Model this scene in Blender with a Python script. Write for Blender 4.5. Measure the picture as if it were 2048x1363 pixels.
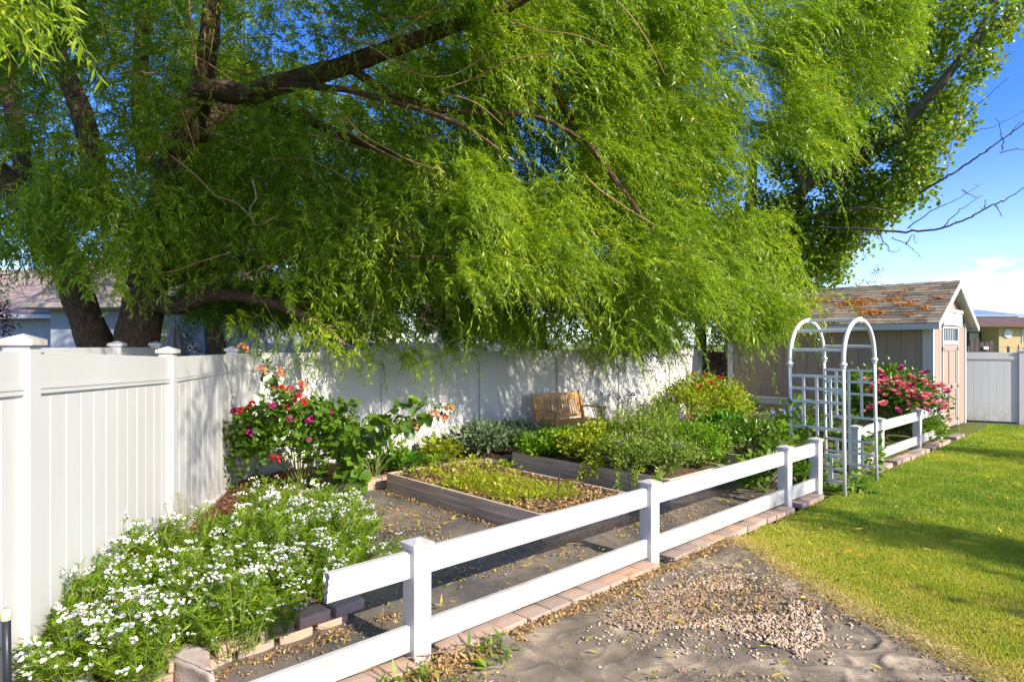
import bpy, bmesh, math, random
import numpy as np
from mathutils import Vector, Matrix, noise as mnoise

for o in list(bpy.data.objects):
    bpy.data.objects.remove(o)
scene = bpy.context.scene
C = scene.collection
RAD = math.radians

# ------------------------------------------------------------------ camera, light, exposure
FPX, CX, HY, CAMH = 1272.0, 1024.0, 687.0, 2.0
cam = bpy.data.cameras.new('camera')
cam.sensor_width = 36.0
cam.lens = FPX / 2048 * 36.0
cam.shift_y = (HY - 681.5) / 2048
cam.clip_start, cam.clip_end = 0.05, 3000
camo = bpy.data.objects.new('camera', cam)
camo.location = (0, 0, CAMH)
camo.rotation_euler = (RAD(90), 0, 0)
C.objects.link(camo)
scene.camera = camo

SUN_EL, SUN_AZ = RAD(31), math.atan2(.73, -.68)          # azimuth from +Y towards +X
to_sun = Vector((math.sin(SUN_AZ) * math.cos(SUN_EL), math.cos(SUN_AZ) * math.cos(SUN_EL), math.sin(SUN_EL)))
sl = bpy.data.lights.new('sun', 'SUN')
sl.energy, sl.angle, sl.color = 2.8, RAD(.53), (1, .91, .76)
so = bpy.data.objects.new('sun', sl)
so.rotation_euler = (-to_sun).to_track_quat('-Z', 'Y').to_euler()
so.location = (20, -20, 30)
C.objects.link(so)

world = bpy.data.worlds.new('World')
scene.world = world
world.use_nodes = True
wn, wl = world.node_tree.nodes, world.node_tree.links
wn.clear()
sky = wn.new('ShaderNodeTexSky')
sky.sky_type = 'NISHITA'
sky.sun_disc = False
sky.sun_elevation, sky.sun_rotation = SUN_EL, SUN_AZ
sky.altitude, sky.air_density, sky.dust_density, sky.ozone_density = 1400, 1.0, 2.2, 3.8
hs = wn.new('ShaderNodeHueSaturation')
hs.inputs['Saturation'].default_value = 1.3
hs.inputs['Value'].default_value = .78
hs.inputs['Hue'].default_value = .52
bg = wn.new('ShaderNodeBackground')
bg.inputs['Strength'].default_value = .15
wo = wn.new('ShaderNodeOutputWorld')
tc = wn.new('ShaderNodeTexCoord')
sep = wn.new('ShaderNodeSeparateXYZ')
wl.new(tc.outputs['Generated'], sep.inputs[0])
wmap = wn.new('ShaderNodeMapping')
wmap.inputs['Scale'].default_value = (5, 5, 14)
wl.new(tc.outputs['Generated'], wmap.inputs[0])
cn = wn.new('ShaderNodeTexNoise')
cn.inputs['Scale'].default_value = 3.2
cn.inputs['Detail'].default_value = 7
cn.inputs['Roughness'].default_value = .55
wl.new(wmap.outputs[0], cn.inputs['Vector'])
def wmr(src, a, b, c, d):
    m = wn.new('ShaderNodeMapRange')
    m.interpolation_type = 'SMOOTHSTEP'
    m.inputs[1].default_value, m.inputs[2].default_value, m.inputs[3].default_value, m.inputs[4].default_value = a, b, c, d
    wl.new(src, m.inputs[0])
    return m.outputs[0]
def wmath(op, a, b):
    m = wn.new('ShaderNodeMath')
    m.operation = op
    for i, v in enumerate((a, b)):
        if isinstance(v, (int, float)):
            m.inputs[i].default_value = v
        else:
            wl.new(v, m.inputs[i])
    return m.outputs[0]
band = wmath('MULTIPLY', wmr(sep.outputs[2], .035, .075, .35, 1), wmr(sep.outputs[2], .085, .118, 1, 0))
side = wmr(sep.outputs[0], .50, .545, 0, 1)
thin = wmath('MULTIPLY', wmr(cn.outputs['Fac'], .44, .60, 0, 1), wmath('MULTIPLY', band, side))
veil = wmath('MULTIPLY', wmr(sep.outputs[2], .0, .30, 1, 0), .15)      # pale sky low down
cl = wmath('MAXIMUM', wmath('MULTIPLY', thin, .8), veil)
mixc = wn.new('ShaderNodeMixRGB')
wl.new(cl, mixc.inputs[0])
wl.new(sky.outputs[0], hs.inputs['Color'])
wl.new(hs.outputs[0], mixc.inputs[1])
mixc.inputs[2].default_value = (5.5, 5.5, 5.6, 1)
wl.new(mixc.outputs[0], bg.inputs['Color'])
wl.new(bg.outputs[0], wo.inputs[0])

vs = scene.view_settings
vs.view_transform = 'Standard'
vs.look = 'None'
vs.exposure = 1.56
vs.gamma = 1
vs.use_curve_mapping = False
cy = scene.cycles
cy.max_bounces = 8
cy.diffuse_bounces = 4
cy.transmission_bounces = 4
cy.transparent_max_bounces = 4
cy.caustics_reflective = cy.caustics_refractive = False

# ------------------------------------------------------------------ frames of the place
D1 = Vector((.727, .687, 0)).normalized()        # along the rail fence
D2 = Vector((-D1.y, D1.x, 0))                    # away from it, into the garden
OA = Vector((-.566, 4.07, 0))
ROT = math.atan2(D1.y, D1.x)
def W(u, v, z=0.0):
    p = OA + D1 * u + D2 * v
    return Vector((p.x, p.y, z))
def UV(p):
    r = Vector((p[0], p[1], 0)) - OA
    return r.dot(D1), r.dot(D2)
def G(px, py, z=0.0):                            # where a sight line meets height z
    d = FPX * (CAMH - z) / (py - HY)
    return Vector(((px - CX) / FPX * d, d, z))
def P(px, py, d):
    return Vector(((px - CX) / FPX * d, d, CAMH - (py - HY) / FPX * d))
rng = np.random.default_rng(7)
random.seed(11)

# ------------------------------------------------------------------ scene helpers
def thing(name, label, cat, loc=(0, 0, 0), rz=0.0, group=None):
    o = bpy.data.objects.new(name, None)
    o.empty_display_size = .1
    o.location = loc
    o.rotation_euler = (0, 0, rz)
    C.objects.link(o)
    o['label'], o['category'] = label, cat
    if group:
        o['group'] = group
    return o
def tag(o, label, cat, group=None):
    o['label'], o['category'] = label, cat
    if group:
        o['group'] = group
    return o
def kind(o, k):
    o['kind'] = k
    return o
def link(name, me, parent=None, mat=None, smooth=False, bevel=0.0):
    o = bpy.data.objects.new(name, me)
    if mat is not None and not me.materials:
        me.materials.append(mat)
    C.objects.link(o)
    if parent is not None:
        o.parent = parent
    if smooth:
        me.polygons.foreach_set('use_smooth', [True] * len(me.polygons))
    if bevel:
        b = o.modifiers.new('bevel', 'BEVEL')
        b.width, b.segments, b.limit_method, b.angle_limit = bevel, 2, 'ANGLE', RAD(40)
        b.harden_normals = False
    return o
def dup(root, loc=None, rz=None, label=None, group=None, scale=None):
    r = root.copy()
    C.objects.link(r)
    if loc is not None:
        r.location = loc
    if rz is not None:
        r.rotation_euler = (0, 0, rz)
    if scale is not None:
        r.scale = scale
    if label:
        r['label'] = label
    if group:
        r['group'] = group
    for ch in list(root.children):
        c = ch.copy()
        C.objects.link(c)
        c.parent = r
        for g in list(ch.children):
            d = g.copy()
            C.objects.link(d)
            d.parent = c
    return r

class MB:
    """collects simple solids into one mesh"""
    def __init__(self):
        self.v, self.f, self.r = [], [], []
    def add(self, vs, fs, r=None):
        b = len(self.v)
        self.v += [tuple(x) for x in vs]
        self.f += [tuple(i + b for i in f) for f in fs]
        self.r += [random.random() if r is None else r] * len(vs)
    def hexa(self, p, r=None):      # 8 points, bottom ring then top ring, counter-clockwise
        self.add(p, [(3, 2, 1, 0), (4, 5, 6, 7), (0, 1, 5, 4), (1, 2, 6, 5), (2, 3, 7, 6), (3, 0, 4, 7)], r)
    def box(self, x0, x1, y0, y1, z0, z1, r=None):
        self.hexa([(x0, y0, z0), (x1, y0, z0), (x1, y1, z0), (x0, y1, z0),
                   (x0, y0, z1), (x1, y0, z1), (x1, y1, z1), (x0, y1, z1)], r)
    def bar(self, a, b, w, t, up=(0, 0, 1), r=None):   # a bar from a to b, w across, t along up
        a, b, up = Vector(a), Vector(b), Vector(up)
        d = (b - a).normalized()
        s = d.cross(up)
        s = (s.normalized() if s.length > 1e-6 else Vector((1, 0, 0))) * (w / 2)
        n = s.cross(d).normalized() * (t / 2)
        self.hexa([a - s - n, a + s - n, b + s - n, b - s - n, a - s + n, a + s + n, b + s + n, b - s + n], r)
    def tube(self, pts, rad, sides=8, caps=True, r=None, ph=0.0):
        pts = [Vector(p) for p in pts]
        n = len(pts)
        rad = rad if hasattr(rad, '__len__') else [rad] * n
        vs, fs = [], []
        t0 = (pts[1] - pts[0]).normalized()
        ref = Vector((1, 0, 0)) if abs(t0.x) < .8 else Vector((0, 1, 0))
        s = t0.cross(ref).normalized()
        for i in range(n):
            t = (pts[min(i + 1, n - 1)] - pts[max(i - 1, 0)]).normalized()
            s = (s - t * s.dot(t)).normalized()
            q = t.cross(s)
            for k in range(sides):
                a = 2 * math.pi * k / sides + ph
                vs.append(pts[i] + (s * math.cos(a) + q * math.sin(a)) * rad[i])
        for i in range(n - 1):
            for k in range(sides):
                k2 = (k + 1) % sides
                fs.append((i * sides + k, i * sides + k2, (i + 1) * sides + k2, (i + 1) * sides + k))
        if caps:
            fs.append(tuple(range(sides))[::-1])
            fs.append(tuple((n - 1) * sides + k for k in range(sides)))
        self.add(vs, fs, r)
    def pyramid(self, cx, cy, z0, half, h, zt):         # a cap: a low box with a pyramid top
        self.box(cx - half, cx + half, cy - half, cy + half, z0, z0 + h)
        self.add([(cx - half, cy - half, z0 + h), (cx + half, cy - half, z0 + h), (cx + half, cy + half, z0 + h),
                  (cx - half, cy + half, z0 + h), (cx, cy, z0 + h + zt)], [(0, 1, 4), (1, 2, 4), (2, 3, 4), (3, 0, 4)])
    def mesh(self, name):
        me = bpy.data.meshes.new(name)
        me.from_pydata(self.v, [], self.f)
        a = me.attributes.new('rnd', 'FLOAT', 'POINT')
        a.data.foreach_set('value', self.r)
        me.update()
        return me
    def build(self, name, mat, parent=None, smooth=False, bevel=0.0):
        return link(name, self.mesh(name), parent, mat, smooth, bevel)

def smooth_path(pts, rad=None, sub=5):
    pts = [Vector(p) for p in pts]
    rad = rad if rad is not None else [1] * len(pts)
    op, orr = [], []
    for i in range(len(pts) - 1):
        p0, p1, p2, p3 = pts[max(i - 1, 0)], pts[i], pts[i + 1], pts[min(i + 2, len(pts) - 1)]
        for k in range(sub):
            t = k / sub
            op.append(.5 * ((2 * p1) + (p2 - p0) * t + (2 * p0 - 5 * p1 + 4 * p2 - p3) * t * t + (3 * p1 - p0 - 3 * p2 + p3) * t ** 3))
            orr.append(rad[i] * (1 - t) + rad[i + 1] * t)
    op.append(pts[-1])
    orr.append(rad[-1])
    return op, orr

# ---- numpy meshes made of very many small faces
def np_mesh(name, V, quads=None, tris=None, rnd=None, extra=None):
    me = bpy.data.meshes.new(name)
    V = np.ascontiguousarray(V, dtype=np.float32)
    nq = 0 if quads is None else len(quads)
    nt = 0 if tris is None else len(tris)
    idx = np.concatenate([np.asarray(a, dtype=np.int32).ravel() for a in (quads, tris) if a is not None and len(a)])
    starts = np.concatenate([np.arange(nq, dtype=np.int32) * 4, nq * 4 + np.arange(nt, dtype=np.int32) * 3]).astype(np.int32)
    me.vertices.add(len(V))
    me.vertices.foreach_set('co', V.ravel())
    me.loops.add(len(idx))
    me.loops.foreach_set('vertex_index', idx)
    me.polygons.add(nq + nt)
    me.polygons.foreach_set('loop_start', starts)
    me.update(calc_edges=True)
    if rnd is not None:
        a = me.attributes.new('rnd', 'FLOAT', 'POINT')
        a.data.foreach_set('value', np.ascontiguousarray(rnd, dtype=np.float32))
    return me
TEMPL = {
    'lance': ([(0, 0, 0), (.4, .5, .16), (1, 0, -.25), (.4, -.5, .16)], [(0, 1, 2, 3)]),
    'ovate': ([(0, 0, 0), (.28, .5, .14), (.68, .36, .1), (1, 0, -.16), (.68, -.36, .1), (.28, -.5, .14)], [(0, 1, 2, 3), (0, 3, 4, 5)]),
    'round': ([(0, 0, 0), (.2, .52, .12), (.62, .5, .1), (1, 0, -.12), (.62, -.5, .1), (.2, -.52, .12)], [(0, 1, 2, 3), (0, 3, 4, 5)]),
    'blade': ([(0, -.5, 0), (1, -.08, -.2), (1, .08, -.2), (0, .5, 0)], [(0, 1, 2, 3)]),
    'strip': ([(0, -.5, 0), (1, -.5, 0), (1, .5, 0), (0, .5, 0)], [(0, 1, 2, 3)]),
    'petal': ([(0, 0, 0), (.45, .5, .15), (.9, .4, .4), (1, 0, .38), (.9, -.4, .4), (.45, -.5, .15)], [(0, 1, 2, 3), (0, 3, 4, 5)]),
}
def unit(a):
    return a / np.maximum(np.linalg.norm(a, axis=-1, keepdims=True), 1e-9)
def leaves(Pn, Dn, Nn, L, Wd, tmpl, rnd):
    tv, tf = TEMPL[tmpl]
    tv = np.array(tv)
    n = len(Pn)
    D = unit(Dn)
    S = unit(np.cross(Nn, D))
    N = np.cross(D, S)
    L = np.broadcast_to(np.asarray(L, float), (n,))[:, None, None]
    Wd = np.broadcast_to(np.asarray(Wd, float), (n,))[:, None, None]
    V = Pn[:, None, :] + D[:, None, :] * L * tv[None, :, :1] + S[:, None, :] * Wd * tv[None, :, 1:2] + N[:, None, :] * Wd * tv[None, :, 2:3]
    k = len(tv)
    Fq = (np.arange(n)[:, None, None] * k + np.array(tf)[None]).reshape(-1, 4)
    return V.reshape(-1, 3), Fq, np.repeat(rnd, k)
def joined(parts):
    Vs, Fs, Rs, b = [], [], [], 0
    for V, F_, R in parts:
        Vs.append(V)
        Fs.append(F_ + b)
        Rs.append(R)
        b += len(V)
    return np.concatenate(Vs), np.concatenate(Fs), np.concatenate(Rs)
def leaf_obj(name, parts, mat, parent=None, stems=None, smat=None):
    V, Fq, R = joined(list(parts) + ([stems] if stems else []))
    me = np_mesh(name, V, Fq, None, R)
    me.materials.append(mat)
    if stems:
        me.materials.append(smat)
        k = len(stems[1])
        mi = np.zeros(len(Fq), dtype=np.int32)
        mi[-k:] = 1
        me.polygons.foreach_set('material_index', mi)
    return link(name, me, parent)
def twigs(A, B, r, rnd=None):            # thin three-sided sticks from A to B
    n = len(A)
    d = unit(B - A)
    ref = np.where(np.abs(d[:, 2:3]) < .9, np.array([[0, 0, 1.]]), np.array([[1., 0, 0]]))
    s = unit(np.cross(d, ref))
    q = np.cross(d, s)
    ra = np.broadcast_to(np.asarray(r, float), (n,))[:, None]
    ring = []
    for end, m in ((A, 1.0), (B, .6)):
        for k in range(3):
            a = 2 * math.pi * k / 3
            ring.append(end + (s * math.cos(a) + q * math.sin(a)) * ra * m)
    V = np.stack(ring, 1).reshape(-1, 3)
    f = np.array([(0, 1, 4, 3), (1, 2, 5, 4), (2, 0, 3, 5)])
    Fq = (np.arange(n)[:, None, None] * 6 + f[None]).reshape(-1, 4)
    R = np.repeat(rng.random(n) if rnd is None else rnd, 6)
    return V, Fq, R
def vnoise(p, seed=0):                   # smooth value noise, -1..1, vectorised
    p = np.asarray(p, float)
    i = np.floor(p).astype(np.int64)
    f = p - i
    f = f * f * (3 - 2 * f)
    out = 0
    for dx in (0, 1):
        for dy in (0, 1):
            for dz in (0, 1):
                h = (i[:, 0] + dx) * 374761393 + (i[:, 1] + dy) * 668265263 + (i[:, 2] + dz) * 2147483647 + seed * 974711
                h = (h ^ (h >> 13)) * 1274126177
                h = ((h ^ (h >> 16)) & 0xffff) / 32767.5 - 1
                w = (f[:, 0] if dx else 1 - f[:, 0]) * (f[:, 1] if dy else 1 - f[:, 1]) * (f[:, 2] if dz else 1 - f[:, 2])
                out = out + h * w
    return out
def in_poly(x, y, poly):
    c = np.zeros(len(x), bool)
    n = len(poly)
    for i in range(n):
        x0, y0 = poly[i]
        x1, y1 = poly[(i + 1) % n]
        if y0 == y1:
            continue
        c ^= ((y0 > y) != (y1 > y)) & (x < (x1 - x0) * (y - y0) / (y1 - y0) + x0)
    return c
def rdir(n, zmin=-1.0, r=None):
    r = r or rng
    z = r.uniform(zmin, 1, n)
    a = r.uniform(0, 2 * math.pi, n)
    q = np.sqrt(np.maximum(0, 1 - z * z))
    return np.stack([q * np.cos(a), q * np.sin(a), z], 1)

# ------------------------------------------------------------------ materials
def newmat(name):
    m = bpy.data.materials.new(name)
    m.use_nodes = True
    nt = m.node_tree
    return m, nt, nt.nodes['Principled BSDF'], nt.nodes['Material Output']
def c4(c):
    return (c[0], c[1], c[2], 1)
def ramp(nt, src, cols):
    r = nt.nodes.new('ShaderNodeValToRGB')
    el = r.color_ramp.elements
    n = len(cols)
    for i, c in enumerate(cols):
        p, c = (c[0], c[1]) if len(c) == 2 else (i / max(1, n - 1), c)
        e = el[i] if i < 2 else el.new(p)
        e.position, e.color = p, c4(c)
    nt.links.new(src, r.inputs[0])
    return r.outputs[0]
def coords(nt, scale=(1, 1, 1), attr=None):
    m = nt.nodes.new('ShaderNodeMapping')
    m.inputs['Scale'].default_value = scale
    if attr:
        a = nt.nodes.new('ShaderNodeAttribute')
        a.attribute_name = attr
        nt.links.new(a.outputs['Vector'], m.inputs[0])
    else:
        t = nt.nodes.new('ShaderNodeTexCoord')
        nt.links.new(t.outputs['Object'], m.inputs[0])
    return m.outputs[0]
def noise_tex(nt, vec, scale, detail=4, rough=.55):
    n = nt.nodes.new('ShaderNodeTexNoise')
    n.inputs['Scale'].default_value, n.inputs['Detail'].default_value, n.inputs['Roughness'].default_value = scale, detail, rough
    nt.links.new(vec, n.inputs['Vector'])
    return n.outputs['Fac']
def bump(nt, b, h, strength, dist=.01):
    n = nt.nodes.new('ShaderNodeBump')
    n.inputs['Strength'].default_value, n.inputs['Distance'].default_value = strength, dist
    nt.links.new(h, n.inputs['Height'])
    nt.links.new(n.outputs[0], b.inputs['Normal'])
def mul(nt, a, b, fac=1.0):
    m = nt.nodes.new('ShaderNodeMixRGB')
    m.blend_type = 'MULTIPLY'
    m.inputs[0].default_value = fac
    nt.links.new(a, m.inputs[1])
    nt.links.new(b, m.inputs[2])
    return m.outputs[0]
def surf(name, cols, scale=4.0, stretch=(1, 1, 1), rough=.7, bscale=None, bstr=.3, bdist=.01, spec=.3, rnd=None, metal=0, detail=5):
    """colour from noise through a ramp; rnd: a second ramp by piece that multiplies it"""
    m, nt, b, _ = newmat(name)
    v = coords(nt, stretch)
    f = noise_tex(nt, v, scale, detail)
    col = ramp(nt, f, [(.3 + .4 * i / max(1, len(cols) - 1), c) for i, c in enumerate(cols)])
    if rnd:
        a = nt.nodes.new('ShaderNodeAttribute')
        a.attribute_name = 'rnd'
        col = mul(nt, col, ramp(nt, a.outputs['Fac'], rnd))
    nt.links.new(col, b.inputs['Base Color'])
    b.inputs['Roughness'].default_value = rough
    b.inputs['Specular IOR Level'].default_value = spec
    b.inputs['Metallic'].default_value = metal
    if bscale:
        bump(nt, b, noise_tex(nt, v, bscale, 5, .6), bstr, bdist)
    return m
def leafmat(name, cols, trans=.35, rough=.45, spec=.35, tcol=(1.25, 1.3, .55)):
    m, nt, b, out = newmat(name)
    a = nt.nodes.new('ShaderNodeAttribute')
    a.attribute_name = 'rnd'
    col = ramp(nt, a.outputs['Fac'], cols)
    nt.links.new(col, b.inputs['Base Color'])
    b.inputs['Roughness'].default_value = rough
    b.inputs['Specular IOR Level'].default_value = spec
    t = nt.nodes.new('ShaderNodeBsdfTranslucent')
    tm = nt.nodes.new('ShaderNodeMixRGB')
    tm.blend_type = 'MULTIPLY'
    tm.inputs[0].default_value = 1
    tm.inputs[2].default_value = c4(tcol)
    nt.links.new(col, tm.inputs[1])
    nt.links.new(tm.outputs[0], t.inputs[0])
    mx = nt.nodes.new('ShaderNodeMixShader')
    mx.inputs[0].default_value = trans
    nt.links.new(b.outputs[0], mx.inputs[1])
    nt.links.new(t.outputs[0], mx.inputs[2])
    nt.links.new(mx.outputs[0], out.inputs[0])
    return m

m_vinyl = surf('white_vinyl', [(.51, .50, .47), (.57, .56, .535)], 1.6, (1, 1, .3), .38, 60, .03, .002, .4)
m_vinyl_d = surf('white_vinyl_dusty', [(.39, .36, .31), (.54, .525, .49), (.57, .56, .535)], 3.0, (1, 1, 2), .42, 50, .05, .002, .4)
def grime(m, lo, hi, col, amount, scale=7.0):
    """splashed dirt that thins out upwards from the ground"""
    nt = m.node_tree
    b = nt.nodes['Principled BSDF']
    src = b.inputs['Base Color'].links[0].from_socket
    tcn = nt.nodes.new('ShaderNodeTexCoord')
    sx = nt.nodes.new('ShaderNodeSeparateXYZ')
    nt.links.new(tcn.outputs['Object'], sx.inputs[0])
    mr = nt.nodes.new('ShaderNodeMapRange')
    mr.inputs[1].default_value, mr.inputs[2].default_value, mr.inputs[3].default_value, mr.inputs[4].default_value = lo, hi, 1, 0
    nt.links.new(sx.outputs[2], mr.inputs[0])
    n = noise_tex(nt, coords(nt, (1, 1, .6)), scale, 8, .7)
    st = nt.nodes.new('ShaderNodeMapRange')
    st.inputs[1].default_value, st.inputs[2].default_value, st.inputs[3].default_value, st.inputs[4].default_value = .44, .70, 0, amount
    nt.links.new(n, st.inputs[0])
    mm = nt.nodes.new('ShaderNodeMath')
    mm.operation = 'MULTIPLY'
    nt.links.new(mr.outputs[0], mm.inputs[0])
    nt.links.new(st.outputs[0], mm.inputs[1])
    mx = nt.nodes.new('ShaderNodeMixRGB')
    nt.links.new(mm.outputs[0], mx.inputs[0])
    nt.links.new(src, mx.inputs[1])
    mx.inputs[2].default_value = c4(col)
    nt.links.new(mx.outputs[0], b.inputs['Base Color'])
grime(m_vinyl, .0, .55, (.30, .22, .13), .8)
grime(m_vinyl_d, .05, .30, (.30, .23, .15), .9, 14)
m_tan = surf('tan_siding', [(.34, .25, .195), (.39, .29, .225)], 2.0, (2, 2, .25), .75, 40, .25, .004, .2)
m_trim = surf('white_trim', [(.52, .52, .50), (.60, .60, .585)], 3, (1, 1, .4), .5, 30, .05)
m_shingle = surf('shed_shingle', [(.20, .172, .135), (.31, .27, .215)], 9, (1, 1, 1), .95, 160, .6, .006, .1,
                 rnd=[(.55, .52, .5), (.95, .9, .85), (1.35, 1.25, 1.15)])
m_shingle_b = surf('house_shingle', [(.24, .19, .17), (.36, .29, .26)], 6, (1, 1, 1), .95, 90, .5, .006, .1,
                   rnd=[(.7, .68, .7), (1, 1, 1), (1.3, 1.2, 1.15)])
m_stucco = surf('grey_stucco', [(.30, .34, .40), (.36, .40, .46)], 3, (1, 1, 1), .9, 90, .3, .004, .1)
m_teak = surf('teak', [(.58, .28, .085), (.74, .42, .15)], 3.5, (1, 1, 12), .55, 24, .25, .003, .3, rnd=[(.85, .82, .8), (1.1, 1.1, 1.1)])
m_grey_wood = surf('weathered_board', [(.36, .275, .19), (.52, .42, .30), (.64, .54, .42)], 2.2, (.6, 9, 9), .85, 9, .5, .006, .15, rnd=[(.8, .8, .8), (1.15, 1.12, 1.1)])
m_brick = surf('edging_block', [(.36, .265, .20), (.48, .36, .275)], 5, (1, 1, 1), .92, 55, .5, .004, .12, rnd=[(.62, .66, .7), (1, 1, 1), (1.15, 1.0, .9)])
m_block = surf('wall_block', [(.36, .22, .18), (.46, .38, .34), (.52, .46, .43)], 5, (1, 1, 2.4), .95, 45, .8, .008, .1)
m_black = surf('black_plastic', [(.012, .014, .02), (.025, .027, .035)], 6, (1, 1, 1), .35, None)
m_cream = surf('cream_cap', [(.55, .44, .29), (.66, .54, .38)], 8, (1, 1, 1), .5)
m_iron = surf('dark_iron', [(.02, .02, .02), (.05, .045, .04)], 9, (1, 1, 1), .6)
m_hose = surf('brown_drip_pipe', [(.22, .10, .05), (.30, .15, .08)], 5, (1, 1, 1), .5)
m_fabric = surf('weed_fabric', [(.10, .083, .060), (.175, .143, .100), (.25, .198, .135), (.45, .36, .245)], 3.2, (1, 1, 1), .85, 90, .5, .006, .3, detail=8)
m_fabric_in = surf('weed_fabric_dark', [(.07, .068, .072), (.17, .145, .12), (.29, .23, .17)], 1.1, (1, 1, 1), .55, 8, .6, .02, .45, detail=8)
m_mulch = surf('mulch', [(.055, .025, .014), (.13, .062, .034), (.22, .12, .065)], 26, (1, 1, 1), .95, 40, 1.0, .03, .1)
m_chip = surf('wood_chip', [(.16, .075, .04), (.30, .17, .10)], 8, (1, 1, 1), .9, rnd=[(.5, .4, .35), (1, 1, 1), (1.5, 1.4, 1.2)])
m_litter = surf('dry_leaf_litter', [(.36, .23, .10), (.52, .36, .16)], 9, (1, 1, 1), .8, rnd=[(.45, .38, .32), (.9, .85, .8), (1.35, 1.3, 1.0)])
m_rust_litter = surf('rusty_litter', [(.40, .15, .025), (.55, .24, .05)], 9, (1, 1, 1), .85, rnd=[(.6, .5, .5), (1, 1, 1), (1.2, 1.2, 1)])
m_soil = surf('soil', [(.075, .048, .03), (.17, .115, .075), (.26, .185, .12)], 14, (1, 1, 1), .95, 40, 1.0, .03, .1)
m_crumb = surf('dry_crumbs', [(.24, .175, .115), (.36, .27, .185), (.46, .36, .26)], 12, (1, 1, 1), .95, 40, .5, .003, .1, rnd=[(.6, .55, .5), (1, 1, 1), (1.3, 1.25, 1.2)])
m_gravel = surf('gravel', [(.34, .25, .17), (.49, .38, .27), (.64, .52, .40)], 9, (1, 1, 1), .85, 60, .3, .003, .2, rnd=[(.55, .5, .48), (1, .97, .92), (1.35, 1.3, 1.25)])
m_ground = surf('dry_earth', [(.10, .085, .03), (.13, .15, .035), (.16, .2, .045)], .7, (1, 1, 1), .95, 18, .6, .03, .1)
m_field = surf('field', [(.16, .22, .04), (.26, .33, .07)], .15, (1, 1, 1), .95, 3, .6, .05, .1)
m_yellow_brick = surf('yellow_brick', [(.42, .31, .15), (.50, .38, .20)], 1.2, (1, 1, 4), .85, 10, .2)
m_brown_roof = surf('brown_roof', [(.12, .07, .055), (.17, .10, .08)], .8, (1, 1, 1), .9, 12, .3)
m_barn = surf('blue_metal', [(.20, .27, .36), (.26, .33, .42)], .5, (6, 1, 1), .5)
m_glass = surf('window_glass', [(.03, .05, .06), (.10, .15, .17)], 1.5, (1, 1, 1), .08, spec=.8)
m_dark_wood = surf('dark_fence_wood', [(.05, .04, .035), (.10, .08, .07)], 3, (8, 8, 1), .9)
m_taupe = surf('umbrella_cloth', [(.36, .28, .30), (.45, .36, .38)], 3, (6, 6, .6), .85, 20, .2)
m_wire = surf('steel_wire', [(.10, .09, .08), (.18, .16, .14)], 9, (1, 1, 1), .6, metal=.3)
m_tarp = surf('pale_blue_cover', [(.25, .31, .42), (.34, .40, .52)], 2, (1, 1, 1), .8)
m_twig = surf('twig_bark', [(.26, .155, .075), (.40, .26, .13)], 12, (1, 1, 1), .8)
m_dead = surf('dead_branch', [(.055, .045, .042), (.10, .085, .08)], 12, (1, 1, 1), .9)
m_stem = surf('green_stem', [(.12, .17, .035), (.20, .24, .06)], 12, (1, 1, 1), .7)

def barkmat(name, cols, stretch, strength, dist):
    m, nt, b, _ = newmat(name)
    v = coords(nt, stretch, 'bk')
    n1 = nt.nodes.new('ShaderNodeTexVoronoi')
    n1.feature = 'DISTANCE_TO_EDGE'
    n1.inputs['Scale'].default_value = 1.0
    w = nt.nodes.new('ShaderNodeMixRGB')
    w.blend_type = 'ADD'
    w.inputs[0].default_value = .5
    nz = nt.nodes.new('ShaderNodeTexNoise')
    nz.inputs['Scale'].default_value = 1.2
    nz.inputs['Detail'].default_value = 4
    nt.links.new(v, nz.inputs['Vector'])
    nt.links.new(v, w.inputs[1])
    nt.links.new(nz.outputs['Color'], w.inputs[2])
    nt.links.new(w.outputs[0], n1.inputs['Vector'])
    f = noise_tex(nt, v, 2.5, 6, .65)
    mm = nt.nodes.new('ShaderNodeMath')
    mm.operation = 'MULTIPLY_ADD'
    nt.links.new(n1.outputs[0], mm.inputs[0])
    mm.inputs[1].default_value = 1.2
    nt.links.new(f, mm.inputs[2])
    col = ramp(nt, f, [(.3 + .4 * i / (len(cols) - 1), c) for i, c in enumerate(cols)])
    nt.links.new(col, b.inputs['Base Color'])
    b.inputs['Roughness'].default_value = .92
    b.inputs['Specular IOR Level'].default_value = .15
    bump(nt, b, mm.outputs[0], strength, dist)
    return m
m_willow_bark = barkmat('willow_bark', [(.055, .034, .022), (.13, .082, .054), (.24, .165, .115)], (16, 16, 3.2), 1.0, .05)
m_cotton_bark = barkmat('cottonwood_bark', [(.09, .07, .055), (.16, .13, .105), (.24, .20, .165)], (14, 14, 3), .7, .02)

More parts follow.
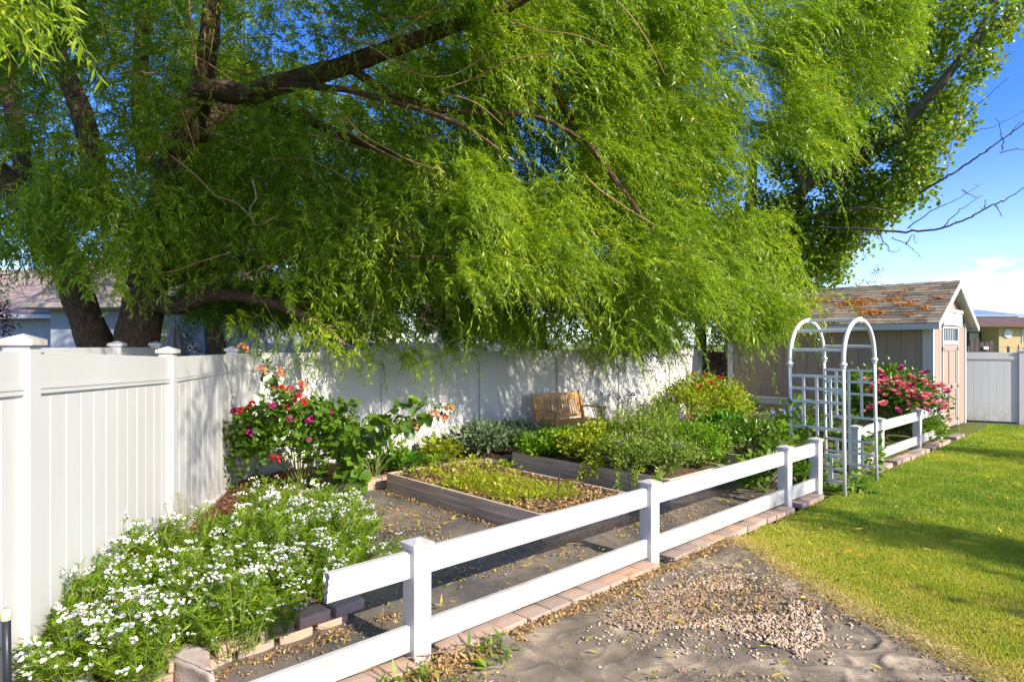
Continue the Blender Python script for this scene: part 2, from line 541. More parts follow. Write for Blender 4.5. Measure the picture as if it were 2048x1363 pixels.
m_willow = leafmat('willow_leaf', [(.09, .165, .010), (.20, .325, .013), (.35, .47, .022), (.56, .58, .04)], .5, .36, .5)
m_cotton = leafmat('cottonwood_leaf', [(.085, .16, .014), (.17, .27, .02), (.29, .37, .028), (.45, .42, .035)], .45, .35, .5)
m_back_leaf = leafmat('far_leaf', [(.09, .16, .013), (.17, .26, .018), (.29, .36, .03)], .4)
m_arb = leafmat('arborvitae_leaf', [(.30, .40, .012), (.46, .54, .02)], .4)
m_dark_leaf = leafmat('conifer_leaf', [(.02, .045, .012), (.04, .075, .02)], .15)
m_plum = leafmat('plum_leaf', [(.045, .008, .014), (.10, .018, .028), (.17, .03, .04)], .25, tcol=(1.3, .5, .5))
m_flower_leaf = leafmat('narrow_leaf', [(.10, .21, .012), (.19, .33, .018), (.29, .40, .022), (.42, .42, .03)], .42)
m_rose_leaf = leafmat('rose_leaf', [(.06, .135, .012), (.12, .22, .018), (.22, .33, .022)], .32, .3, .5)
m_vine_leaf = leafmat('vine_leaf', [(.08, .17, .014), (.15, .27, .018), (.27, .36, .03)], .4)
m_herb = leafmat('herb_leaf', [(.10, .22, .010), (.20, .36, .014), (.33, .47, .02)], .42)
m_herb_y = leafmat('yellowing_leaf', [(.20, .29, .015), (.36, .42, .02), (.55, .48, .03)], .38)
m_grey_herb = leafmat('grey_green_leaf', [(.15, .23, .03), (.27, .36, .05), (.40, .46, .10)], .38)
m_sage = leafmat('sage_leaf', [(.13, .19, .085), (.20, .27, .13), (.28, .34, .18)], .22, .7, .2)
m_hosta = leafmat('broad_leaf', [(.05, .17, .012), (.085, .26, .014), (.16, .35, .02)], .32, .3, .5)
m_grass = leafmat('grass_blade', [(.17, .28, .028), (.29, .385, .034), (.45, .47, .04), (.62, .52, .11), (.70, .55, .24)], .34, .5, .3)
m_straw = leafmat('straw_blade', [(.40, .30, .12), (.58, .46, .20), (.68, .58, .30)], .25)
m_yellow_leaf = leafmat('fallen_yellow_leaf', [(.50, .30, .02), (.62, .46, .03), (.40, .42, .04)], .2)
m_white_fl = leafmat('white_petal', [(.72, .72, .68), (.84, .84, .82)], .25, .6, .2, (1, 1, 1))
m_red = leafmat('red_petal', [(.42, .012, .035), (.60, .03, .05), (.75, .09, .05)], .25, .5, .2, (1.1, .6, .6))
m_magenta = leafmat('magenta_petal', [(.34, .012, .14), (.52, .03, .22), (.62, .08, .28)], .25, .5, .2, (1.1, .6, .9))
m_pink = leafmat('pink_petal', [(.72, .13, .19), (.80, .30, .28), (.85, .52, .42)], .25, .5, .2, (1.1, .8, .8))
m_coral = leafmat('coral_petal', [(.72, .22, .10), (.82, .36, .18), (.85, .52, .28)], .25, .5, .2, (1.1, .8, .6))
m_violet = leafmat('violet_petal', [(.13, .12, .50), (.24, .22, .66), (.40, .36, .75)], .25, .5, .2, (.8, .8, 1.1))
m_mauve = leafmat('mauve_petal', [(.34, .24, .40), (.48, .38, .52)], .25, .6, .2, (1, .9, 1.1))
m_gold = leafmat('gold_petal', [(.62, .40, .02), (.75, .55, .05)], .25)

# ------------------------------------------------------------------ ground
def sheet(name, nu, nv, fpos, mat, k='structure'):
    V = np.array([fpos(i / nu, j / nv) for j in range(nv + 1) for i in range(nu + 1)])
    q = np.array([(j * (nu + 1) + i, j * (nu + 1) + i + 1, (j + 1) * (nu + 1) + i + 1, (j + 1) * (nu + 1) + i)
                  for j in range(nv) for i in range(nu)])
    me = np_mesh(name, V, q)
    return kind(link(name, me, None, mat, True), k)
g = MB()
g.add([(-900, -300, -.02), (900, -300, -.02), (900, 1500, -.02), (-900, 1500, -.02)], [(0, 1, 2, 3)])
kind(g.build('ground', m_ground), 'structure')
# the far field beyond the fences
g = MB()
g.add([(12, 22, -.012), (400, 22, -.012), (400, 500, -.012), (12, 500, -.012)], [(0, 1, 2, 3)])
kind(g.build('field', m_field), 'structure')

EDGE = [W(3.55, -.17), G(1425, 1072), G(1490, 1100), G(1560, 1146), G(1625, 1185), G(1700, 1232), G(1790, 1275), G(1870, 1315), G(1965, 1366), Vector((3.2, 2.9, 0)), Vector((3.5, 1.5, 0))]
def poly_at(pts, t):
    x = t * (len(pts) - 1)
    i = min(int(x), len(pts) - 2)
    return pts[i].lerp(pts[i + 1], x - i)
# lawn soil sheet: everything on the sunny side of the rail fence
lawn_poly = [Vector((p.x, p.y, 0)) for p in EDGE] + [Vector((16, 1.5, 0)), Vector((16, 11.2, 0)), G(2048, 853), G(1985, 848), W(14.6, -.12)]
bm = bmesh.new()
bm.faces.new([bm.verts.new((p.x, p.y, -.008)) for p in lawn_poly])
me = bpy.data.meshes.new('lawn')
bm.to_mesh(me)
bm.free()
m_lawn = surf('lawn_soil', [(.07, .10, .018), (.12, .16, .022), (.17, .19, .035)], 5, (1, 1, 1), .95, 40, 1, .03, .1)
kind(link('lawn', me, None, m_lawn), 'structure')

# outer weed fabric, wrinkled towards the lawn
FE = [W(3.55, -.12), W(2.7, -.12), W(1.4, -.12), W(.3, -.12), W(-1.2, -.12), W(-3.2, -.12)]
EC = [EDGE[0]] + EDGE[1:]
def fab(a, b):
    p = poly_at(FE, b).lerp(poly_at(EC, b), a)
    wide = min(1, 2.2 * b)
    n1 = mnoise.noise(Vector((p.x * 1.3, p.y * 1.3, 0)))
    def ridge(fx, fy, gx, gy, s, e):
        return max(0, 1 - abs(mnoise.noise(Vector((p.x * fx + p.y * fy + .8 * n1, p.x * gx + p.y * gy, s))) * 2.6)) ** e
    gc = G(1430, 1218)
    flat = max(0, min(1, (math.hypot((p.x - gc.x) / 1.0, (p.y - gc.y) / .62) - .75) / .4))
    edge = max(0, (a - .60) / .40)
    tail = 1 - .8 * max(0, (a - .93) / .07)
    fold = flat * (ridge(1.6, 2.6, -2.4, 1.4, 3, 5) * (.001 + .042 * edge ** 1.5 * tail) + ridge(3.4, 5.2, -3.0, 2.2, 8, 5) * (.001 + .012 * edge ** 1.2 * tail)
                   + ridge(.9, -1.5, 1.8, 2.4, 13, 8) * .009 + ridge(-2.2, 3.6, 2.6, 1.7, 17, 9) * .007)
    fine = .002 * mnoise.noise(Vector((p.x * 2.5, p.y * 2.5, 7))) + .004 * n1
    s0, s1 = G(985, 1268), G(1160, 1372)
    sd = (s1 - s0).normalized()
    sn = (p - s0).dot(Vector((sd.y, -sd.x, 0))) + .03 * n1
    al = (p - s0).dot(sd)
    lap = .04 * max(0, min(1, (sn + .02) / .04)) * max(0, min(1, 1.2 - sn / .5)) * max(0, min(1, (al + .15) / .3))
    wob = .05 * mnoise.noise(Vector((b * 22, 0, 9))) * (a > .99)
    return (p.x + wob, p.y, .012 + (fold + fine) * wide + lap)
sheet('ground_cloth', 200, 300, fab, m_fabric)
# inner dark fabric between the beds
def fabin(a, b):
    u, v = -3.2 + 12.4 * a, -.05 + 4.45 * b
    p = W(u, v)
    n1 = mnoise.noise(Vector((p.x * 1.6, p.y * 1.6, 4)))
    rid = 1 - abs(mnoise.noise(Vector((u * 2.4, v * 1.1 + n1, 5))) * 2.4)
    return (p.x, p.y, .012 + .012 * n1 + .022 * max(0, rid) ** 4 + .004 * mnoise.noise(Vector((p.x * 7, p.y * 7, 1))))
sheet('path', 200, 80, fabin, m_fabric_in)
# raised mulch bed along the tall fences
def mulch_h(p, amp=.035):
    return .10 + amp * mnoise.noise(Vector((p.x * 2.2, p.y * 2.2, 0))) + .014 * mnoise.noise(Vector((p.x * 12, p.y * 12, 2)))
def bed_back(a, b):
    p = W(.6 + 12.2 * a, 4.36 + 1.6 * b)
    return (p.x, p.y, mulch_h(p))
sheet('soil_back', 160, 24, bed_back, m_mulch)
LF = [Vector((-2.22, 1.11, 0)), Vector((-2.73, 3.55, 0)), Vector((-3.24, 5.99, 0)), Vector((-3.73, 8.48, 0)), Vector((-3.74, 9.22, 0))]
BW = [W(-3.2, .78), W(-1.6, .80), W(-.2, .84), W(.2, 1.6), W(.55, 3.0), W(.95, 4.5)]
def bed_left(a, b):
    p = poly_at(LF, b).lerp(poly_at(BW, b), a)
    return (p.x, p.y, mulch_h(p) + .02)
sheet('soil', 40, 110, bed_left, m_mulch)

# ------------------------------------------------------------------ tall white vinyl fence
def cap_on(parent, post, half, zt):
    c = MB()
    c.pyramid(0, 0, 0, half + .022, .033, .034)
    o = c.build('cap', m_vinyl, post, bevel=.004)
    o.location = (0, 0, zt)
    return o
def tall_post(parent, p, rz, h, half=.0635, mat=None):
    m = MB()
    m.box(-half, half, -half, half, -.1, h)
    o = m.build('post', mat or m_vinyl, parent, bevel=.006)
    o.location = p
    o.rotation_euler = (0, 0, rz)
    cap_on(parent, o, half, h)
    return o
def tall_panel(parent, a, b, za, zb, mat=None, boards=11, rail=.19, rz0=.05, gd=.009, brail=.038):
    """panel between post centres a, b; top heights za, zb: grooved boards, a top rail with a stepped lip, a bottom rail"""
    a, b = Vector(a), Vector(b)
    d = Vector((b.x - a.x, b.y - a.y, 0))
    L = d.length
    d.normalize()
    n = Vector((-d.y, d.x, 0))
    def pt(s, off, z):
        q = Vector((a.x, a.y, 0)) + d * s + n * off
        return (q.x, q.y, z)
    top = lambda s: za + (zb - za) * s / L
    s0, s1 = .055, L - .055
    m = MB()
    t, gw = .022, .006
    wb = (s1 - s0) / boards
    for i in range(boards):                      # each board a shallow slab with chamfered edges
        x0, x1 = s0 + i * wb, s0 + (i + 1) * wb
        for sd in (1, -1):
            pr = [(x0, t - gd), (x0 + gw, t), (x1 - gw, t), (x1, t - gd)]
            for (q0, o0), (q1, o1) in zip(pr[:-1], pr[1:]):
                f = [pt(q0, sd * o0, rz0), pt(q1, sd * o1, rz0), pt(q1, sd * o1, top(q1) - .05), pt(q0, sd * o0, top(q0) - .05)]
                m.add(f, [(0, 1, 2, 3) if sd < 0 else (3, 2, 1, 0)], .5)
    o = m.build('panel', mat or m_vinyl, parent)
    def railm(z0off, z1off, th, nm, bottom=False):
        r = MB()
        zz = (lambda s, o_: rz0 + o_) if bottom else (lambda s, o_: top(s) + o_)
        r.hexa([pt(s0, -th, zz(s0, z0off)), pt(s1, -th, zz(s1, z0off)), pt(s1, th, zz(s1, z0off)), pt(s0, th, zz(s0, z0off)),
                pt(s0, -th, zz(s0, z1off)), pt(s1, -th, zz(s1, z1off)), pt(s1, th, zz(s1, z1off)), pt(s0, th, zz(s0, z1off))], .5)
        return r
    r = railm(-rail, 0, .036, 'r')
    for z0, z1, th in ((-rail - .022, -rail, .044), (-rail - .05, -rail - .022, .039)):
        q = railm(z0, z1, th, 'q')
        r.add(q.v, q.f, .5)
    r.build('rail', mat or m_vinyl, parent, bevel=.003)
    railm(-.02, .11, brail, 'b', True).build('rail', mat or m_vinyl, parent, bevel=.003)
    return o

F1 = thing('privacy_fence', 'tall white vinyl fence nearest the camera, running behind the white flowers', 'fence', LF[1])
base1 = Vector(LF[1])
zt = {0: 2.02, 1: 1.955, 2: 1.875, 3: 1.865}
pts = [LF[0], LF[1], LF[2], LF[3]]
ang1 = math.atan2(LF[2].y - LF[1].y, LF[2].x - LF[1].x)
for i, p in enumerate(pts):
    tall_post(F1, p - base1, ang1, zt[i] + .035)
for i in range(3):
    tall_panel(F1, pts[i] - base1, pts[i + 1] - base1, zt[i], zt[i + 1], boards=12)
cor = W(1.23, 5.92)
tall_panel(F1, pts[3] - base1, cor - base1, 1.865, 1.865, boards=4)

F2 = thing('privacy_fence', 'tall white vinyl fence behind the bench, dappled with willow shadow', 'fence', cor)
for n in range(6):
    tall_post(F2, W(1.23 + 2.16 * n, 5.92) - cor, ROT, 1.885, .06)
for n in range(6):
    e = W(1.23 + 2.16 * (n + 1) - (.65 if n == 5 else 0), 5.92)
    tall_panel(F2, W(1.23 + 2.16 * n, 5.92) - cor, e - cor, 1.865, 1.865, boards=11, rail=.14, gd=.0015, brail=.0235)
e = W(1.23 + 2.16 * 6 - .65, 5.92)
tall_post(F2, e - cor, ROT, 1.885, .06)

r0, r1 = Vector((11.70, 16.5, 0)), Vector((13.05, 15.84, 0))
F3 = thing('privacy_fence', 'white vinyl fence at the right edge, between the shed door and the lawn', 'fence', r0)
dr = (r1 - r0).normalized()
a3 = math.atan2(dr.y, dr.x)
p3 = r0 + dr * 1.22
tall_panel(F3, Vector((0, 0, 0)), p3 - r0, 1.78, 1.78, boards=7, rail=.14, gd=.004, brail=.0235)
tall_post(F3, p3 - r0, a3, 1.80, .07)
tall_panel(F3, p3 - r0, p3 - r0 + dr * 2.3, 1.78, 1.78, boards=12, rail=.14, gd=.004, brail=.0235)
# neighbour's fences
q0, q1, q2 = Vector((-4.3, 5.2, 0)), Vector((-4.78, 7.7, 0)), Vector((-5.2, 9.3, 0))
F4 = thing('privacy_fence', "neighbour's vinyl fence just behind the near white fence, only its top showing", 'fence', q0)
tall_panel(F4, Vector((0, 0, 0)), q1 - q0, 1.965, 1.955)
tall_post(F4, q1 - q0, math.atan2(q2.y - q1.y, q2.x - q1.x), 1.97)
tall_panel(F4, q1 - q0, q2 - q0, 1.955, 1.95, boards=8)
tall_post(F4, q2 - q0, math.atan2(q2.y - q1.y, q2.x - q1.x), 1.97)
tall_post(F4, Vector((0, 0, 0)), math.atan2(q1.y - q0.y, q1.x - q0.x), 1.98)
f0, f1 = P(345, 684, 19), P(1010, 688, 21)
F5 = thing('privacy_fence', 'white vinyl fence in the shade far behind, under the willow branches', 'fence', (f0.x, f0.y, 0))
b0 = Vector((f0.x, f0.y, 0))
dv = Vector((f1.x - f0.x, f1.y - f0.y, 0))
for i in range(6):
    A, B = dv * (i / 6), dv * ((i + 1) / 6)
    tall_panel(F5, A, B, 2.04, 2.02, boards=10, rail=.14)
    tall_post(F5, A, 0, 2.06)
tall_post(F5, dv, 0, 2.06)

# ------------------------------------------------------------------ low two-rail fence
def low_post(parent, u, v, base, h=.775):
    m = MB()
    m.box(-.065, .065, -.065, .065, -.1, h - .055)
    o = m.build('post', m_vinyl, parent, bevel=.005)
    o.location = W(u, v) - base
    o.rotation_euler = (0, 0, ROT)
    c = MB()
    c.pyramid(0, 0, 0, .08, .028, .026)
    k = c.build('cap', m_vinyl, o, bevel=.003)
    k.location = (0, 0, h - .055)
    return o
def low_rail(parent, a, b, base, z0, z1, ragged=False):
    a, b = Vector(a), Vector(b)
    d = (b - a)
    L = d.length
    d.normalize()
    n = Vector((-d.y, d.x, 0))
    m = MB()
    t = .021
    if not ragged:
        m.box(0, L, -t, t, z0, z1)
    else:                                     # the broken end: a hollow tube with a jagged lip
        N = 9
        prof = [.0, .005, .002, .009, .006, .014, .010, .02, .012]
        vs = []
        for i in range(N):
            z = z0 + (z1 - z0) * i / (N - 1)
            vs += [(prof[i], -t, z), (L, -t, z), (prof[(i + 3) % N] * .8, t, z), (L, t, z)]
        fs = []
        for i in range(N - 1):
            k = i * 4
            fs += [(k, k + 1, k + 5, k + 4), (k + 3, k + 2, k + 6, k + 7)]
        fs += [(0, 2, 3, 1), ((N - 1) * 4, (N - 1) * 4 + 1, (N - 1) * 4 + 3, (N - 1) * 4 + 2)]
        m.add(vs, fs, .5)
    o = m.build('rail', m_vinyl_d if z1 < .4 else m_vinyl, parent, bevel=0 if ragged else .004)
    o.location = a - base
    o.rotation_euler = (0, 0, math.atan2(d.y, d.x))
    return o
US = [-.05, 2.50, 5.35, 6.29]
bl = W(0, 0)
L1 = thing('rail_fence', 'low white two-rail fence in the foreground with a broken rail end', 'fence', bl)
for u in US:
    low_post(L1, u, 0, bl)
for a, b in zip(US[:-1], US[1:]):
    low_rail(L1, W(a + .055, 0), W(b - .055, 0), bl, .535, .70)
    low_rail(L1, W(a + .055, 0), W(b - .055, 0), bl, .075, .235)
o = low_rail(L1, W(-.68, 0), W(-.11, 0), bl, .535, .70, True)
o['label'] = 'top rail snapped off short with a ragged end'
low_rail(L1, W(-2.5, 0), W(-.105, 0), bl, .075, .235)
low_post(L1, -2.55, 0, bl)
UR = [(8.05, .1), (9.38, .17), (11.6, .17), (13.25, .2)]
b2 = W(*UR[0])
L2 = thing('rail_fence', 'low white two-rail fence beyond the arbor, in front of the pink roses', 'fence', b2)
for u, v in UR:
    low_post(L2, u, v, b2)
for (u0, v0), (u1, v1) in zip(UR[:-1], UR[1:]):
    for z0, z1 in ((.535, .70), (.075, .235)):
        low_rail(L2, W(u0 + .055, v0), W(u1 - .055, v1), b2, z0, z1)
VS = [2.9, 5.5]
b3 = W(12.9, 2.9)
L3 = thing('rail_fence', 'low white rail fence across the brown shed wall, behind the arbor', 'fence', b3)
low_post(L3, 12.9, 2.9, b3)
low_post(L3, 12.9, 5.4, b3)
for z0, z1 in ((.535, .70), (.075, .235)):
    low_rail(L3, W(12.9, 2.955), W(12.9, 5.345), b3, z0, z1)
    low_rail(L3, W(12.9, .35), W(12.9, 2.845), b3, z0, z1)

# ------------------------------------------------------------------ garden arbor
AB = W(6.6, -.26)
ar = thing('garden_arbor', 'white arched garden arbor with lattice sides standing in the fence gap', 'arbor', AB, ROT)
ar.rotation_euler = (0, -RAD(2.3), ROT)
AWID, ADEP, RINGZ, APEX = 1.22, .70, 1.72, 2.31
m_ar = surf('arbor_white', [(.62, .62, .595), (.70, .70, .68)], 5, (1, 1, .6), .5, 30, .1, .002)
for y in (0, ADEP):
    for x, sx in ((0, 1), (AWID, -1)):
        m = MB()
        m.tube([(x - sx * .02, y, -.05), (x - sx * .01, y, .9), (x, y, RINGZ)], .024, 10)
        lg = m.build('post', m_ar, ar, True)
        r = MB()
        zz = [RINGZ - .05, RINGZ - .035, RINGZ - .03, RINGZ - .012, RINGZ - .005, RINGZ + .012, RINGZ + .03, RINGZ + .05]
        rr = [.026, .034, .036, .030, .048, .048, .034, .026]
        r.tube([(x, y, z) for z in zz], rr, 14)
        r.build('collar', m_ar, lg, True)
    pts = []
    for i in range(25):
        a = math.pi * i / 24
        pts.append((AWID / 2 - AWID / 2 * math.cos(a), y, RINGZ + (APEX - RINGZ) * math.sin(a) ** .86))
    m = MB()
    m.tube(pts, .030, 10)
    m.box(AWID / 2 - .035, AWID / 2 + .035, y - .034, y + .034, APEX - .04, APEX + .038)
    m.build('arch', m_ar, ar, True)
def arch_at(f):
    a = math.pi * f
    return AWID / 2 - AWID / 2 * math.cos(a), RINGZ + (APEX - RINGZ) * math.sin(a) ** .86
for f in (.09, .26, .5, .74, .91):
    x, z = arch_at(f)
    m = MB()
    m.box(x - .017, x + .017, .02, ADEP - .02, z - .02, z + .02)
    m.build('rung', m_ar, ar, bevel=.004)
for x in (0.012, AWID - .012):
    m = MB()
    for z in (1.56, 1.39, 1.21, .86, .51, .33, .16):
        m.box(x - .010, x + .010, .018, ADEP - .018, z - .018, z + .018)
    for fr, z0, z1 in ((.25, .86, 1.56), (.25, .16, .51), (.5, .16, 1.56), (.75, .86, 1.56), (.75, .16, .51)):
        y = ADEP * fr
        m.box(x - .0125, x + .0125, y - .016, y + .016, z0, z1)
    m.build('lattice', m_ar, ar)

# ------------------------------------------------------------------ garden shed (local x along the gable, y along the ridge)
SH = Vector((9.03, 13.70, 0))
SWX, SLY, WH, OV = 3.06, 4.67, 2.52, .34
RISE = .82
OVG = .20
shed = thing('garden_shed', 'brown garden shed with white trim and leaf-littered shingle roof', 'shed', SH, ROT)
def grooved_wall(m, p0, p1, z0, z1, step=.30, t=.05, gw=.012):
    """vertical siding between plan points, outer face grooved"""
    p0, p1 = Vector(p0), Vector(p1)
    d = (p1 - p0)
    L = d.length
    d.normalize()
    n = Vector((d.y, -d.x))
    k = max(1, round(L / step))
    for i in range(k):
        a, b = L * i / k, L * (i + 1) / k
        for s0, s1, off in ((a, a + gw, -.010), (a + gw, b, 0)):
            q0, q1 = p0 + d * s0 + n * off, p0 + d * s1 + n * off
            r0_, r1_ = p0 + d * s0 - n * t, p0 + d * s1 - n * t
            m.hexa([(q0.x, q0.y, z0), (q1.x, q1.y, z0), (r1_.x, r1_.y, z0), (r0_.x, r0_.y, z0),
                    (q0.x, q0.y, z1), (q1.x, q1.y, z1), (r1_.x, r1_.y, z1), (r0_.x, r0_.y, z1)], .5)
wl_ = MB()
grooved_wall(wl_, (0, SLY), (0, 0), .06, WH)
wl_.build('long_wall', m_tan, shed)
# gable wall: beside and above the door
DX0, DX1, DZ = .86, 2.28, 1.98
gw_ = MB()
grooved_wall(gw_, (.06, 0), (DX0, 0), .06, WH, .28)
grooved_wall(gw_, (DX1, 0), (SWX, 0), .06, WH, .28)
mid = SWX / 2
rz = lambda x: WH + RISE * (1 - abs(x - mid) / (mid))
gw_.add([(0.05, 0, WH), (SWX, 0, WH), (mid, 0, WH + RISE - .03), (.05, .05, WH), (SWX, .05, WH), (mid, .05, WH + RISE - .03)],
        [(0, 1, 2), (5, 4, 3), (0, 3, 4, 1), (1, 4, 5, 2), (2, 5, 3, 0)], .5)
gw_.box(DX0, DX1, .0, .05, DZ + .42, WH - .002, .5)
gw_.build('gable_wall', m_tan, shed)
bk = MB()
bk.box(SWX - .05, SWX, .05, SLY, .06, WH)
bk.box(.06, SWX - .05, SLY - .05, SLY, .06, WH)
bk.add([(0.05, SLY, WH), (SWX, SLY, WH), (mid, SLY, WH + RISE - .03), (.05, SLY - .05, WH), (SWX, SLY - .05, WH), (mid, SLY - .05, WH + RISE - .03)],
       [(0, 1, 2), (5, 4, 3), (0, 3, 4, 1), (1, 4, 5, 2), (2, 5, 3, 0)], .5)
bk.build('rear_wall', m_tan, shed)
for nm, bx in (('corner_board', (-.022, .0, -.024, .16, .04, WH - .01)), ('corner_board', (-.022, .075, -.046, -.024, .04, WH - .01)),
               ('corner_board', (SWX - .09, SWX + .02, -.024, -.002, .04, WH - .01)), ('corner_board', (-.022, .0, SLY - .13, SLY + .02, .04, WH - .01)),
               ('header_board', (DX0 - .14, DX1 + .14, -.075, -.002, WH - .10, WH + .26))):
    m = MB()
    m.box(*bx)
    m.build(nm, m_trim, shed, bevel=.003)
hl = MB()
hl.box(DX0 - .17, DX1 + .17, -.10, -.076, WH + .20, WH + .27)
hl.build('header_ledge', m_trim, shed)
# transom window
wd = MB()
wz0, wz1 = DZ + .04, WH - .115
for b in ((DX0 + .0, DX1 - .0, -.03, .04, wz0, wz0 + .05), (DX0, DX1, -.03, .04, wz1 - .05, wz1),
          (DX0, DX0 + .06, -.03, .04, wz0 + .05, wz1 - .05), (DX1 - .06, DX1, -.03, .04, wz0 + .05, wz1 - .05)):
    wd.box(*b)
win = wd.build('window', m_trim, shed)
gl = MB()
gl.box(DX0 + .06, DX1 - .06, .005, .012, wz0 + .05, wz1 - .05)
gl.build('pane', m_glass, win)
for i in range(1, 6):
    mu = MB()
    x = DX0 + .06 + (DX1 - DX0 - .12) * i / 6
    mu.box(x - .008, x + .008, -.006, .0045, wz0 + .05, wz1 - .05)
    mu.build('muntin', m_trim, win)
# double door
for (x0, x1, sgn) in ((DX0 + .055, mid + .04, 1), (mid + .045, DX1 - .055, -1)):
    d = MB()
    d.box(x0, x1, .004, .04, .08, DZ - .01)
    w = .105
    d.box(x0, x0 + w, -.014, .0035, .08, DZ - .01)
    d.box(x1 - w, x1, -.014, .0035, .08, DZ - .01)
    for z0, z1 in ((.08, .22), (.93, 1.06), (DZ - .14, DZ - .01)):
        d.box(x0 + w, x1 - w, -.0135, .0035, z0, z1)
    do = d.build('door', m_tan, shed, bevel=.002)
    xh = x0 + .03 if sgn > 0 else x1 - .03
    for z in (.22, 1.0, DZ - .10):
        h = MB()
        h.box(xh - .05, xh + .05, -.026, -.015, z - .022, z + .022)
        h.box(xh - .085 * sgn - .015, xh - .085 * sgn + .015, -.03, -.018, z - .05, z + .05)
        h.build('hinge', m_iron, do)
    if sgn < 0:
        h = MB()
        h.box(x0 + .02, x0 + .13, -.045, -.03, .985, 1.01)
        h.box(x0 + .02, x0 + .05, -.03, -.0145, .95, 1.05)
        h.build('handle', m_iron, do)
for x0, x1 in ((DX0, DX0 + .05), (DX1 - .05, DX1)):
    m = MB()
    m.box(x0, x1, -.028, .03, .04, DZ + .038)
    m.build('door_trim', m_trim, shed)
m = MB()
m.box(DX0 + .05, DX1 - .05, -.024, .03, DZ + .0, DZ + .038)
m.build('door_trim', m_trim, shed)
m = MB()                                            # triangular vent under the peak
vx, vz = mid - .30, WH + .50
m.add([(vx - .10, -.06, vz - .10), (vx + .16, -.06, vz - .02), (vx - .10, -.06, vz + .14), (vx - .10, -.002, vz - .10), (vx + .16, -.002, vz - .02), (vx - .10, -.002, vz + .14)],
      [(0, 1, 2), (0, 3, 4, 1), (1, 4, 5, 2), (2, 5, 3, 0)])
m.build('gable_vent', m_iron, shed)
m = MB()
m.tube([(mid - .02, -.03, WH + .69), (mid - .02, -.16, WH + .66)], .05, 12)
m.build('lamp', m_iron, shed, True)
# roof: two slabs and real shingle courses
slope = math.atan2(RISE, mid)
def shingle_courses(parent, name, mat, width, run, course, tab, thick, seed):
    r = random.Random(seed)
    m = MB()
    n = int(run / course)
    for i in range(n):
        y0 = i * run / n
        x = -r.random() * tab
        while x < width:
            w = tab * r.uniform(.55, 1.3)
            xa, xb = max(0, x), min(width, x + w - .004)
            if xb - xa > .02:
                t = thick * r.uniform(.75, 1.2)
                ya = y0 - r.uniform(0, .012)
                yb = y0 + run / n * 1.25 if i < n - 1 else run
                m.hexa([(xa, ya, .002), (xb, ya, .002), (xb, yb, .0), (xa, yb, .0), (xa, ya, t + .006), (xb, ya, t + .006), (xb, yb, .003), (xa, yb, .003)], r.random())
            x += w
    return m.build(name, mat, parent)
run = (mid + OV) / math.cos(slope)
RW = SLY + OVG + .25
for sgn in (1, -1):
    m = MB()
    m.box(0, RW, 0, run, -.05, 0)
    rf = m.build('roof', m_trim, shed)
    ez = WH - OV * math.tan(slope) + .10
    if sgn > 0:          # slope towards the garden: local x runs along -ridge so that it faces out
        M4 = Matrix.Translation((-OV, SLY + .25, ez)) @ Matrix.Rotation(-math.pi / 2, 4, 'Z') @ Matrix.Rotation(slope, 4, 'X')
    else:
        M4 = Matrix.Translation((SWX + OV, -OVG, ez)) @ Matrix.Rotation(math.pi / 2, 4, 'Z') @ Matrix.Rotation(slope, 4, 'X')
    rf.matrix_local = M4
    shingle_courses(rf, 'shingle', m_shingle, RW + .02, run + .01, .135, .30, .012, 5 + sgn)
    if sgn > 0:
        roof_mat = Matrix.Translation(SH) @ Matrix.Rotation(ROT, 4, 'Z') @ M4
rc = MB()
for i in range(18):
    y0 = -OVG - .01 + (RW) * i / 18
    rc.add([(mid - .12, y0, WH + RISE + .075 - .12 * math.tan(slope) + .02), (mid, y0, WH + RISE + .125), (mid + .12, y0, WH + RISE + .075 - .12 * math.tan(slope) + .02),
            (mid - .12, y0 + RW / 18 * 1.15, WH + RISE + .06 - .12 * math.tan(slope) + .02), (mid, y0 + RW / 18 * 1.15, WH + RISE + .112), (mid + .12, y0 + RW / 18 * 1.15, WH + RISE + .06 - .12 * math.tan(slope) + .02)],
           [(0, 1, 4, 3), (1, 2, 5, 4)])
rc.build('ridge_cap', m_shingle, shed)
zE = WH - OV * math.tan(slope) + .10
for sgn in (1, -1):            # rake boards in front of the gable, eave fascia
    x0 = -OV if sgn > 0 else SWX + OV
    m = MB()
    y0, y1 = -OVG - .03, -OVG - .002
    zt_, zb_ = WH + RISE + .10, zE + .0
    m.hexa([(x0, y0, zb_ - .13), (mid, y0, zt_ - .15), (mid, y1, zt_ - .15), (x0, y1, zb_ - .13),
            (x0, y0, zb_ - .002), (mid, y0, zt_ - .0), (mid, y1, zt_ - .0), (x0, y1, zb_ - .002)] if sgn > 0 else
           [(mid, y0, zt_ - .15), (x0, y0, zb_ - .13), (x0, y1, zb_ - .13), (mid, y1, zt_ - .15),
            (mid, y0, zt_ - .0), (x0, y0, zb_ - .002), (x0, y1, zb_ - .002), (mid, y1, zt_ - .0)])
    m.build('rake_board', m_trim, shed)
    m = MB()
    xa, xb = (x0 - .024, x0 - .002) if sgn > 0 else (x0 + .002, x0 + .024)
    m.box(xa, xb, -OVG - .03, SLY + .25, zE - .135, zE - .012)
    m.build('fascia', m_trim, shed)
m = MB()
m.box(-OV, -.025, -OVG, SLY + .25, zE - .125, zE - .112)
m.build('soffit', m_trim, shed)
